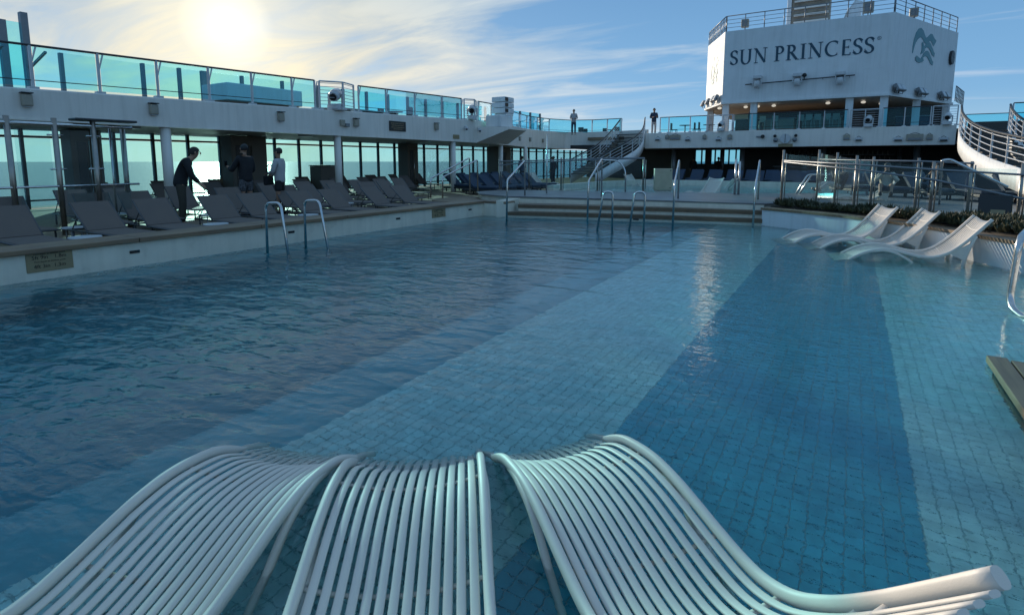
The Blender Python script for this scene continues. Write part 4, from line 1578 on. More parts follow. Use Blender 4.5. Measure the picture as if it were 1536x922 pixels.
# roof railing of the house (bars)
def roof_rail(label, a, c, n):
    a, c = Vector(a), Vector(c)
    r_ = empty('roof_railing', a, 0, label, 'railing', 'roof railings of the funnel house')
    d = c - a
    for i in range(n + 1):
        b = MB(); b.tube([d * (i / n), d * (i / n) + Vector((0, 0, .92))], .028, 6); b.build('post', 'grey_metal', r_)
    for k in range(4):
        z = Vector((0, 0, .23 * (k + 1)))
        b = MB(); b.tube([z, d + z], .028 if k == 3 else .014, 6); b.build('handrail' if k == 3 else 'bar', 'grey_metal', r_)
    return r_


roof_rail('roof railing above the ship name', (TX0 + .05, TY + .1, TZ1), (TX1 - .05, TY + .1, TZ1), 8)
roof_rail('roof railing above the wave logo', (TX1, TY + .15, TZ1), (RBx - .1, RBy, TZ1), 7)
roof_rail('roof railing along the sunlit left face', (TX0, TY + .1, TZ1), (LBx + .05, LBy, TZ1), 12)
roof_rail('small railing low at the right end of the funnel house', (RBx + .1, RBy - .5, 5.3), (RBx + 1.0, RBy + 3.5, 5.3), 6)
# things on the roof
for (px, py, s_, t_) in ((1118, 30, 1.0, 'at the left end'), (1303, 8, 1.2, 'near the front corner'), (1371, 18, 1.0, 'above the logo')):
    p = aty(px, py, 37.6 if px < 1320 else 40)
    r_ = empty('roof_lamp', (p.x, p.y, TZ1), 0, 'hooded lamp on the roof of the funnel house, ' + t_, 'roof lamp', 'lamps on the funnel house roof')
    b = MB(); b.tube([(0, 0, 0), (0, 0, .35)], .03, 6); b.build('stalk', 'grey_metal', r_)
    b = MB(); b.bbox(-.22 * s_, .22 * s_, -.16, .16, .32, .32 + .5 * s_, .05); b.build('hood', 'beige', r_)
    b = MB(); b.bbox(-.15 * s_, .15 * s_, -.175, -.162, .38, .32 + .4 * s_, .01); b.build('lens', 'grey_metal', r_)
# mast block
r_ = empty('mast', (-2.9, 40.6, TZ1), 0, 'brown and white louvred mast rising from the roof of the funnel house', 'mast')
b = MB(); b.bbox(-1.05, 1.05, -.8, .8, 0, 4.5, .04); b.build('mast_body', 'rust', r_)
b = MB(); b.bbox(-1.3, -1.06, -.9, -.4, 0, 4.6, .03); b.build('mast_edge', 'ship_white', r_)
lv = MB(); lv.box(-.95, .95, -.95, -.81, 0, .10); lve = lv.build('louvre', 'fascia_white', mesh_only=True)
for k in range(9):
    link('louvre', lve, r_, (0.05, 0, .25 + k * .42))
r_ = empty('roof_machine', (-.9, 40.5, TZ1), 0, 'white rounded machine on the roof right of the brown mast', 'machine')
b = MB(); b.tube([(0, 0, .2), (.3, 0, 1.0), (.55, 0, 1.7)], .3, 12, rs=[.38, .42, .25]); b.build('hood', 'ship_white', r_)
b = MB(); b.cyl(0, 0, 0, .4, .45, 14); b.build('foot', 'grey_metal', r_)
r_ = empty('roof_pole', (-.1, 39.5, TZ1), 0, 'slim white pole on the roof above the letters CE', 'pole')
b = MB(); b.tube([(0, 0, 0), (0, 0, 3.5)], .05, 8); b.build('pole', 'ship_white', r_)
b = MB(); b.ball((0, 0, .25), .16); b.build('junction', 'white_metal', r_)

# terrace bar below the name: furniture
def stool(label, loc):
    r_ = empty('bar_stool', loc, 0, label, 'bar stool', 'bar stools of the terrace bar')
    b = MB(); b.bbox(-.19, .19, -.19, .19, .70, .76, .02); b.build('seat', 'beige', r_)
    b = MB(); b.bbox(-.18, .18, .16, .2, .78, 1.1, .015); b.build('backrest', 'beige', r_)
    b = MB(); b.tube([(0, 0, 0), (0, 0, .70)], .03, 6)
    me = b.build('leg', 'beige', mesh_only=True)
    for sx in (-1, 1):
        for sy in (-1, 1):
            link('leg', me, r_, (sx * .15, sy * .15, 0))
    return r_


stl = stool('pale bar stool at the terrace bar, first from the left', (-5.0, 37.6, 3.3))
for i, x_ in enumerate((-4.3, -2.9, -2.45, -2.0, -1.5, -1.05)):
    dup(stl, (x_, 37.6 + (i % 2) * .1, 3.3), 0, 'pale bar stool at the terrace bar, %s from the left' % ORD[i + 1])
for (x0, x1, y_, m_, t_) in ((-6.7, -5.1, 38.6, 'bar_dark', 'dark counter of the terrace bar behind the left columns'), (-4.9, -3.3, 38.9, 'beige', 'pale counter of the terrace bar, middle'), (-2.8, -.8, 38.9, 'beige', 'pale counter of the terrace bar left of the right column'), (2.0, 3.8, 41.2, 'blue_fabric', 'teal counter under the logo face')):
    r_ = empty('bar_counter', ((x0 + x1) / 2, y_, 3.3), 0, t_, 'counter')
    hw = (x1 - x0) / 2
    b = MB(); b.bbox(-hw, hw, -.3, .3, 0, .95, .02); b.build('counter_body', m_, r_)
    b = MB(); b.bbox(-hw - .06, hw + .06, -.36, .36, .955, 1.0, .01); b.build('counter_top', 'grey_metal', r_)
for (x_, t_) in ((-5.0, 'left board'), (-2.6, 'right board')):
    r_ = empty('menu_board', (x_ + .9, 43.9, 4.62), 0, 'black menu board at the back of the terrace bar, ' + t_, 'menu board', 'menu boards of the terrace bar')
    b = MB(); b.bbox(-1.05, 1.05, -.05, .05, -.28, .28, .01); b.build('board', 'sign_black', r_)
    b = MB()
    rr = random.Random(x_)
    xx = -.8
    while xx < .75:
        ln = rr.uniform(.06, .16); b.box(xx, xx + ln, -.056, -.0515, -.04, .03); xx += ln + .07
    b.build('text_line', 'gold_ink', r_)
for i, (px, y_) in enumerate(((1080, 38), (1119, 38), (1137, 38), (1161, 38), (1242, 38), (1295, 38.5), (1322, 40))):
    p = aty(px, 153, y_)
    r_ = empty('pendant_lamp', (p.x, y_, TZ0 - .12), 0, 'round ceiling lamp of the terrace bar, %s from the left' % ORD[i], 'lamp', 'ceiling lamps of the terrace bar')
    b = MB(); b.ball((0, 0, -.12), .13, sc=(1, 1, .6)); b.build('shade', 'lamp_on', r_)
    b = MB(); b.tube([(0, 0, -.06), (0, 0, 0)], .03, 6); b.build('stem', 'white_metal', r_)

# ------------------------------------------------------------------ curved stairs
def curved_stair(name_label, inner, outer, nstep, rails=(True, True), rh=.95):
    """inner/outer: 3D curves of the two edges from top to bottom"""
    r_ = empty('curved_stair', inner[0], 0, name_label, 'stair', 'curved stairs to the upper deck')
    o = Vector(inner[0])
    A = [Vector(p) - o for p in spline(inner, 8)]
    B = [Vector(p) - o for p in spline(outer, 8)]
    for C_ in (A, B):
        b = MB()
        n_side = Vector((0, 0, 0))
        for p, q in zip(C_, C_[1:]):
            d = (q - p); d.z = 0; d.normalize()
            s_ = Vector((-d.y, d.x, 0)) * .025
            b.add([p - s_ + Vector((0, 0, -.55)), q - s_ + Vector((0, 0, -.55)), q - s_ + Vector((0, 0, .10)), p - s_ + Vector((0, 0, .10)),
                   p + s_ + Vector((0, 0, -.55)), q + s_ + Vector((0, 0, -.55)), q + s_ + Vector((0, 0, .10)), p + s_ + Vector((0, 0, .10))],
                  [(0, 1, 2, 3), (7, 6, 5, 4), (3, 2, 6, 7), (0, 4, 5, 1)], True)
        b.build('stringer', 'ship_white', r_)
    n = len(A)
    for k in range(nstep):
        t = (k + .5) / nstep * (n - 1)
        t2 = min(n - 1.001, (k + 1.6) / nstep * (n - 1))
        def at(C_, t): i = int(min(t, n - 1.001)); return C_[i].lerp(C_[i + 1], t - i)
        a, c, d, e = at(A, t), at(B, t), at(B, t2), at(A, t2)
        z = (a.z + c.z) / 2
        b = MB()
        b.add([(v.x, v.y, zz) for zz in (z - .04, z) for v in (a, c, d, e)], [(0, 1, 5, 4), (1, 2, 6, 5), (2, 3, 7, 6), (3, 0, 4, 7), (3, 2, 1, 0), (4, 5, 6, 7)])
        b.build('step', 'bar_dark', r_)
    for C_, on in ((A, rails[0]), (B, rails[1])):
        if not on: continue
        H = Vector((0, 0, rh))
        b = MB(); b.tube([p + H for p in C_], .04, 8); b.build('handrail', 'dark_metal', r_)
        for f in (.22, .42, .62, .82):
            b = MB(); b.tube([p + H * f + Vector((0, 0, .08)) for p in C_], .016, 6); b.build('bar', 'white_metal', r_)
        L_ = sum((q - p).length for p, q in zip(C_, C_[1:]))
        npost = max(3, int(L_ / 1.0))
        for k in range(npost + 1):
            i = round(k / npost * (len(C_) - 1))
            b = MB(); b.beam(C_[i], C_[i] + H, .05, .05, up=(1, 0, 0)); b.build('post', 'white_metal', r_)
    return r_


curved_stair('curved white stair with dark handrails left of the far deck fascia',
             [aty(930, 200, 37.0), aty(917, 217, 35.6), aty(906, 229, 34.4), aty(893, 241, 33.2), aty(874, 252, 32.2), aty(856, 262, 31.4)],
             [aty(967, 198, 36.4), aty(964, 214, 35.0), aty(955, 226, 33.8), aty(940, 236, 32.6), aty(918, 248, 31.4), aty(893, 263, 30.4)], 16)
curved_stair('curved white stair at the right edge, sweeping down towards the pool',
             [aty(1439, 195, 28.5), aty(1441, 208, 27.2), aty(1454, 224, 25.5), aty(1485, 242, 23.0), aty(1536, 260, 20.5), aty(1600, 285, 18.0)],
             [aty(1512, 193, 29.5), aty(1516, 204, 28.2), aty(1532, 220, 26.5), aty(1574, 238, 24.0), aty(1640, 256, 21.5), aty(1720, 280, 19.0)], 18)
# upper deck beyond the right stair
p_ = [(6.5, 36.3), (8.2, 36.3), (10, 36.3), (12, 36.3)]
rail_run('glass railing beyond the right curved stair', p_, [3.44] * 4, 1.0)
b = MB(); b.box(6.4, 14, 36.0, 36.3, 2.5, 3.44)
b.build('fascia', 'fascia_white', ffas)
r_ = empty('padded_sofa', (9.0, 46.0, 3.3), 0, 'dark padded sofa backs on the upper deck seen above the right stair', 'sofa')
b = MB(); b.bbox(-2.4, -.1, -.3, .3, 0, .8, .18); b.bbox(.1, 2.6, -.3, .3, 0, .75, .18); b.build('cushions', 'bar_dark', r_)
b = MB(); b.box(-2.3, 2.5, -.25, .25, -.0, .12); b.build('sofa_base', 'dark_metal', r_)
rail_run('far glass railing on the skyline right of the tower', [(6.5, 50), (9, 50), (11.5, 50), (14, 50)], [3.3] * 4, 1.55)


# ------------------------------------------------------------------ steel rails and ladders
def tube_thing(name, label, cat, runs, r, m_='steel', group=None, part='rail', n=10):
    o = Vector(runs[0][0])
    r_ = empty(name, o, 0, label, cat, group)
    for pts in runs:
        b = MB(); b.tube([Vector(p) - o for p in pts], r, n); b.build(part, m_, r_)
    return r_


def rounded(pts, rad=.09, n=5):
    P = [Vector(p) for p in pts]
    out = [P[0]]
    for i in range(1, len(P) - 1):
        a, b, c = P[i - 1], P[i], P[i + 1]
        d1, d2 = (a - b), (c - b)
        r1 = min(rad, d1.length * .45, d2.length * .45)
        s, e = b + d1.normalized() * r1, b + d2.normalized() * r1
        for k in range(n + 1):
            t = k / n
            out.append(s * (1 - t) ** 2 + b * 2 * t * (1 - t) + e * t * t)
    out.append(P[-1])
    return out


tube_thing('ladder_rail', 'chrome pool ladder rail by the left wall, the nearer one of the pair', 'ladder rail', [rounded([(-8.86, 5.93, -.5), (-8.86, 5.95, .86), (-8.50, 6.0, .88), (-8.14, 5.9, -.5)], .12)], .024, group='pool ladder rails by the left wall')
tube_thing('ladder_rail', 'chrome pool ladder rail by the left wall, the farther one of the pair', 'ladder rail', [rounded([(-8.80, 6.70, -.5), (-8.80, 6.72, .86), (-8.42, 6.76, .88), (-7.98, 6.64, -.5)], .12)], .024, group='pool ladder rails by the left wall')
tube_thing('ladder_rail', 'chrome ladder rail in front of the steps, left one of the pair', 'ladder rail', [rounded([(-5.08, 11.85, -.5), (-4.90, 11.95, .90), (-4.70, 12.02, .90), (-4.70, 12.02, -.5)], .1)], .024, group='ladder rails before the steps')
tube_thing('ladder_rail', 'chrome ladder rail in front of the steps, right one of the pair', 'ladder rail', [rounded([(-4.40, 12.15, -.5), (-4.25, 12.25, .90), (-4.03, 12.32, .90), (-4.05, 12.32, -.5)], .1)], .024, group='ladder rails before the steps')
HR = 'chrome handrails on the pool steps'
names = ['leftmost, at the pool corner', 'second from the left, behind the left ladder rail', 'third, left of the cream cabinet reflection', 'rightmost, at the white slanting wall']
for (bx, ex), t_ in zip((((763, 330, 761, 270), (787, 241)), ((882, 332, 883, 272), (903, 238)), ((1013, 338, 1012, 276), (1019, 240)), ((1133, 340, 1133, 281), (1140, 240))), names):
    f = atz(bx[0], bx[1], 0)
    kn = aty(bx[2], bx[3], f.y + .1)
    f2 = Vector((kn.x, f.y + .05, -.3))
    tp_ = aty(ex[0], ex[1], f.y + 2.6)
    tube_thing('step_handrail', 'chrome handrail on the pool steps, ' + t_, 'handrail', [rounded([f2, kn, tp_, (tp_.x, tp_.y + .02, PLAT)], .1)], .026, group=HR)
# two chrome rails at the round step
for (bx, tx, t_) in (((646, 297, 646, 268), (704, 237), 'nearer'), ((664, 297, 664, 266), (716, 240), 'farther')):
    f = atz(bx[0], bx[1], .34)
    kn = aty(bx[2], bx[3], f.y)
    tp_ = aty(tx[0], tx[1], f.y + 3.2)
    tube_thing('step_handrail', 'chrome handrail at the round step left of the platform, %s one' % t_, 'handrail', [rounded([f, kn, tp_, (tp_.x, tp_.y + .02, .3)], .1)], .028, group='chrome handrails at the round step')


def glass_barrier(label, pts, tops, base, rails, gl='clear_glass'):
    o = Vector((pts[0][0], pts[0][1], base))
    r_ = empty('glass_barrier', o, 0, label, 'glass barrier', 'clear glass barriers with steel posts')
    V = [Vector((p[0], p[1], base)) - o for p in pts]
    for v, t in zip(V, tops):
        b = MB(); b.tube([v, v + Vector((0, 0, t - base))], .032, 10)
        b.tube([v + Vector((.07, .03, 0)), v + Vector((.07, .03, (t - base) * .93))], .015, 8)
        b.cyl(v.x, v.y, v.z, v.z + .02, .09, 12)
        b.build('post', 'steel_dull', r_)
    for zs in rails:
        b = MB(); b.tube([v + Vector((.03, -.05, z - base)) for v, z in zip(V, zs)], .022, 8); b.build('rail', 'grey_metal', r_)
    for i in range(len(V) - 1):
        a, c = V[i], V[i + 1]
        e = (c - a).normalized() * .08
        n_ = Vector((-e.y, e.x, 0)).normalized() * .006
        ta, tc_ = tops[i] - base - .12, tops[i + 1] - base - .12
        q = [a + e + Vector((0, 0, .08)), c - e + Vector((0, 0, .08)), c - e + Vector((0, 0, tc_)), a + e + Vector((0, 0, ta))]
        b = MB()
        b.add([v + n_ for v in q] + [v - n_ for v in q], [(0, 1, 2, 3), (7, 6, 5, 4), (0, 4, 5, 1), (1, 5, 6, 2), (2, 6, 7, 3), (3, 7, 4, 0)])
        b.build('glass_panel', gl, r_)
    return r_


glass_barrier('clear glass barrier with steel posts behind the planting on the right', [(-1.69, 17.3), (.07, 15.8), (1.49, 15.0), (2.90, 14.8), (4.6, 14.8)], [1.92, 1.74, 1.60, 1.56, 1.55], .38,
              [[1.62, 1.52, 1.42, 1.33, 1.2], [1.58, 1.40, 1.20, .86, .6]])
glass_barrier('second glass barrier with steel posts, farther back on the right', [(-.9, 19.2), (-.4, 18.3), (.45, 17.3), (1.35, 16.6), (2.3, 16.2)], [1.95, 1.85, 1.72, 1.68, 1.6], .38,
              [[1.66, 1.64, 1.62, 1.6, 1.55]])
glass_barrier('clear glass barrier left of the far pool, behind the step handrails', [(-11.6, 17.8), (-10.8, 18.7), (-9.4, 18.7), (-8.0, 18.9), (-6.4, 19.3)], [1.7, 1.72, 1.74, 1.74, 1.74], PLAT,
              [[1.60, 1.62, 1.66, 1.70, 1.72], [1.45, 1.55, 1.60, 1.66, 1.70]])
tube_thing('pool_handrail', 'chrome handrail at the near edge of the far pool, behind the curved stair foot', 'handrail', [rounded([aty(902, 240, 18.2), aty(928, 241, 18.6), aty(938, 254, 18.6), aty(938, 288, 18.6)], .2)], .028)
tube_thing('pool_handrail', 'chrome pole pair at the platform edge right of the cream cabinet', 'handrail', [rounded([(-3.3, 19.4, PLAT), (-3.3, 19.4, 1.68)], .1), rounded([(-3.2, 19.5, PLAT), (-3.2, 19.5, 1.6)], .1)], .035)
tube_thing('pool_handrail', 'slanting chrome ladder rail in the far pool, right side', 'ladder rail', [rounded([(-1.7, 20.9, .3), (-1.3, 21.3, 1.15), (-.7, 21.4, 1.15)], .1), rounded([(-1.6, 21.1, .3), (-1.2, 21.5, 1.15), (-.6, 21.6, 1.15)], .1)], .03)
tube_thing('pool_handrail', 'slanting chrome handrail behind the right glass barrier', 'handrail', [rounded([atz(1409, 305, .4), aty(1413, 241, 15.9), aty(1425, 239, 16.0), aty(1512, 281, 15.6)], .12)], .03)
tube_thing('pool_handrail', 'tall thin steel mast standing on the platform left of the curved stair', 'pole', [[(atz(820, 290, .5)), (atz(820, 290, .5) + Vector((0, 0, 2.0)))]], .022)
# grab rail at the right edge
tube_thing('grab_rail', 'thick chrome grab rail at the right edge of the pool', 'grab rail', [rounded([(2.30, 9.35, .55), (1.93, 9.0, .86), (1.56, 7.75, .80), (1.53, 7.75, .05), (1.62, 7.35, -.02), (1.80, 7.25, .8), (2.2, 8.2, .9)], .16, 7)], .032, n=14)
# stair rails near the second pool
b = None

# wooden platform in the lower right corner of the pool
wd = empty('wooden_step', (0, 0, 0), 0, 'dark wooden plank platform in the water at the lower right edge', 'wooden platform')
b = MB(); b.box(1.04, 3.1, .8, 5.50, -.34, .005); b.build('base', 'bar_dark', wd)
k = 0
x_ = 1.0
while x_ < 3.0:
    b = MB(); b.bbox(x_ + .004, x_ + .132, .7, 5.58 - (x_ - 1.0) * .32, .008, .065, .006); b.build('plank', 'deck_wet' if False else 'teak', wd)
    x_ += .14

# ------------------------------------------------------------------ planting strip
bed = [(-1.72, 15.3), (-.78, 14.75), (.07, 14.12), (.77, 13.40), (1.38, 12.60), (1.82, 11.92), (2.10, 11.35), (2.32, 11.0), (2.75, 11.2), (3.6, 11.6), (3.6, 13.2), (1.2, 13.9), (-.6, 15.3), (-1.4, 16.4)]
mb = MB(); mb.prism([(x, y) for x, y in bed], .30, .46)
tag(mb.build('planting_bed', 'soil'), kind='structure')


def inside(x, y, poly):
    c = False
    j = len(poly) - 1
    for i in range(len(poly)):
        if (poly[i][1] > y) != (poly[j][1] > y) and x < (poly[j][0] - poly[i][0]) * (y - poly[i][1]) / (poly[j][1] - poly[i][1]) + poly[i][0]:
            c = not c
        j = i
    return c


mb = MB()
rr = random.Random(3)
cnt = 0
while cnt < 1500:
    x, y = rr.uniform(-1.9, 3.6), rr.uniform(10.9, 16.4)
    if not inside(x, y, bed): continue
    cnt += 1
    clump = noise.noise(Vector((x * 2.2, y * 2.2, 0)))
    h = .09 + .12 * max(0, clump + .35) + rr.uniform(0, .06)
    for k in range(12):
        a = rr.uniform(0, 6.28)
        lean = rr.uniform(.02, .11)
        bx, by = x + rr.uniform(-.03, .03), y + rr.uniform(-.03, .03)
        zt = .46 + h * rr.uniform(.5, 1.15)
        tipx, tipy = bx + math.cos(a) * lean, by + math.sin(a) * lean
        w2 = rr.uniform(.010, .024)
        px_, py_ = -math.sin(a) * w2, math.cos(a) * w2
        mxx, myy, mzz = (bx + tipx) / 2, (by + tipy) / 2, lerp(.46, zt, .6)
        mb.add([(bx, by, .45 + h * .2), (mxx + px_, myy + py_, mzz), (tipx, tipy, zt), (mxx - px_, myy - py_, mzz)], [(0, 1, 2, 3)])
tag(mb.build('ground_cover', 'leaf'), 'low dark shrubs along the wall behind the white loungers', kind='stuff')

# A-board behind the planting
r_ = empty('sandwich_board', (2.45, 14.3, .38), R(-15), 'dark folding board with a beige panel standing behind the planting', 'sandwich board')
b = MB(); b.beam((0, -.16, 0), (0, .0, .55), .50, .02, up=(0, 1, 0)); b.build('front_board', 'sign_black', r_)
b = MB(); b.beam((0, .20, 0), (0, .02, .55), .50, .02, up=(0, 1, 0)); b.build('rear_board', 'sign_black', r_)
b = MB(); b.beam((.06, -.155, .06), (.06, -.095, .27), .22, .012, up=(0, 1, 0)); b.build('panel', 'sign_tan', r_)

# cream cabinet (lift) at the near edge of the far pool
r_ = empty('cream_cabinet', (-6.25, 21.2, .30), R(32), 'cream square cabinet standing at the near edge of the far pool', 'cabinet')
b = MB(); b.bbox(-.34, .34, -.1, .1, .18, 1.02, .02); b.build('panel', 'cream', r_)
b = MB(); b.bbox(-.32, .32, -.06, .14, -.3, .175, .01); b.build('base', 'steel', r_)
b = MB(); b.ball((.26, -.11, .95), .02); b.ball((.26, -.11, .28), .02); b.build('fixings', 'dark_metal', r_)

# blue padded loungers, far side
def blue_lounger():
    r_ = empty('padded_lounger')
    b = MB(); b.bbox(-.95, .25, -.33, .33, .24, .36, .04); b.build('seat_cushion', 'blue_fabric', r_)
    b = MB(); b.beam((-.95, 0, .32), (-1.5, 0, .82), .66, .11, up=(.67, 0, .74)); b.build('back_cushion', 'blue_fabric', r_)
    b = MB(); b.bbox(-1.55, .25, -.34, .34, .14, .235, .02); b.build('frame', 'dark_metal', r_)
    b = MB(); b.tube([(0, 0, 0), (0, 0, .14)], .03, 6); me = b.build('leg', 'dark_metal', mesh_only=True)
    for x_ in (.1, -1.35):
        for s_ in (-1, 1): link('leg', me, r_, (x_, s_ * .28, 0))
    return r_


BG = 'blue padded loungers on the far decks'
bl = blue_lounger()
bl['category'] = 'padded lounger'
spots = []
for i, (x_, y_) in enumerate([(-13.0, 19.6), (-12.9, 20.5), (-12.8, 21.4), (-12.7, 22.3), (-12.7, 23.2), (-12.8, 24.2)]): spots.append((x_, y_, 0, 'in front row left of the far pool, %s from near end' % ORD[i]))
for i, (x_, y_) in enumerate([(-15.2, 21.0), (-15.2, 22.0), (-15.1, 23.0), (-15.2, 24.1), (-15.3, 25.2), (-15.4, 26.3)]): spots.append((x_, y_, 0, 'in rear row left of the far pool, %s from near end' % ORD[i]))
for i in range(11): spots.append((-9.6 + i * 1.05, 30.6 + .1 * (i % 3), R(-90), 'in the front row beyond the far pool, %s from the left' % ORD[i]))
for i in range(11): spots.append((-9.2 + i * 1.05, 33.4 + .1 * (i % 2), R(-90), 'in the rear row beyond the far pool, %s from the left' % ORD[i]))
for i, (x_, y_) in enumerate([(.2, 23.6), (1.3, 22.9), (2.4, 22.2), (3.5, 21.6), (4.6, 21.0)]): spots.append((x_, y_, R(-65), 'on the right terrace behind the glass, %s from the left' % ORD[i]))
for i, (x_, y_, rz, t_) in enumerate(spots):
    zb = .38 if 'terrace' in t_ else DK
    if 'beyond' in t_ : zb = .25
    if i == 0:
        bl.location = (x_, y_, zb); bl.rotation_euler = (0, 0, rz); tag(bl, 'blue padded lounger ' + t_, group=BG)
    else:
        dup(bl, (x_, y_, zb), rz, 'blue padded lounger ' + t_, BG)

# white towel-like lounger on the right terrace
dup(wl1, (-.75, 20.3, .02), place_by((0, 0), (1, .25)), 'pale slatted lounger on the right terrace, left of the photographer in the chair', F2)


# ------------------------------------------------------------------ signs on the pool wall
def text_obj(s, size, parent, m_, mtx, ext=.001):
    cu = bpy.data.curves.new('letters', 'FONT')
    cu.body = s
    cu.size = size
    cu.extrude = ext
    cu.align_x = 'CENTER'
    cu.align_y = 'CENTER'
    cu.materials.append(M[m_])
    o = bpy.data.objects.new('lettering', cu)
    COL.objects.link(o)
    dg = bpy.context.evaluated_depsgraph_get()
    me = bpy.data.meshes.new_from_object(o.evaluated_get(dg))
    bpy.data.objects.remove(o)
    o = bpy.data.objects.new('lettering', me)
    COL.objects.link(o)
    if not me.materials: me.materials.append(M[m_])
    o.parent = parent
    o.matrix_local = mtx
    return o


def depth_sign(yc, zc_, wy, hz, label, small=False):
    r_ = empty('depth_sign', (-9.30, yc, zc_), 0, label, 'depth sign', 'tan pool depth signs')
    b = MB(); b.bbox(0, .010, -wy, wy, -hz, hz, .004); b.build('plate', 'sign_tan', r_)
    base = Matrix(((0, 0, 1, 0), (1, 0, 0, 0), (0, 1, 0, 0), (0, 0, 0, 1)))

    def put(s, size, y_, z_):
        m_ = base.copy(); m_.translation = Vector((.0115, y_, z_))
        text_obj(s, size, r_, 'ink', m_)
    put('Pool depth at deepest point', hz * .23, 0, hz * .80)
    put('5ft 9in', hz * .52, -wy * .42, hz * .44)
    put('1.8m', hz * .52, wy * .45, hz * .44)
    put('Pool depth at shallow point', hz * .23, 0, hz * .02)
    put('4ft 3in', hz * .52, -wy * .36, -hz * .46)
    put('1.3m', hz * .52, wy * .40, -hz * .46)
    return r_


s1, s2 = atx(75, 392, -9.3), atx(658, 322, -9.3)
depth_sign(s1.y, .245, .26, .135, 'large tan pool depth sign on the white wall near the left edge')
depth_sign(s2.y, .235, .28, .115, 'tan pool depth sign on the white wall near the steps')

# ------------------------------------------------------------------ people
def skin_body(name, verts, edges, radii, m_, parent, root=0, sub=2):
    me = bpy.data.meshes.new(name)
    me.from_pydata(verts, edges, [])
    o = bpy.data.objects.new(name, me)
    COL.objects.link(o)
    o.parent = parent
    sk = o.modifiers.new('skin', 'SKIN')
    sk.use_smooth_shade = True
    lay = me.skin_vertices[0].data if me.skin_vertices else None
    if lay is None:
        bm = bmesh.new(); bm.from_mesh(me); bm.verts.layers.skin.verify(); bm.to_mesh(me); bm.free()
        lay = me.skin_vertices[0].data
    for i, r_ in enumerate(radii):
        lay[i].radius = r_ if isinstance(r_, tuple) else (r_, r_)
        lay[i].use_root = (i == root)
    su = o.modifiers.new('sub', 'SUBSURF')
    su.levels = su.render_levels = sub
    me.materials.append(M[m_])
    return o


STAND = dict(pelvis=(0, 0, .95), waist=(0, .0, 1.10), chest=(0, .0, 1.32), neck=(0, .0, 1.47), jaw=(0, .03, 1.55), head=(0, .015, 1.65), crown=(0, 0, 1.70),
             sl=(-.17, 0, 1.41), el=(-.24, -.03, 1.13), wl=(-.22, .08, .90), sr=(.17, 0, 1.41), er=(.24, -.03, 1.13), wr=(.22, .08, .90),
             hl=(-.09, 0, .90), kl=(-.10, .02, .50), al=(-.10, -.02, .09), tl=(-.11, .13, .04), hr=(.09, 0, .90), kr=(.10, .02, .50), ar=(.10, -.02, .09), tr=(.11, .13, .04))


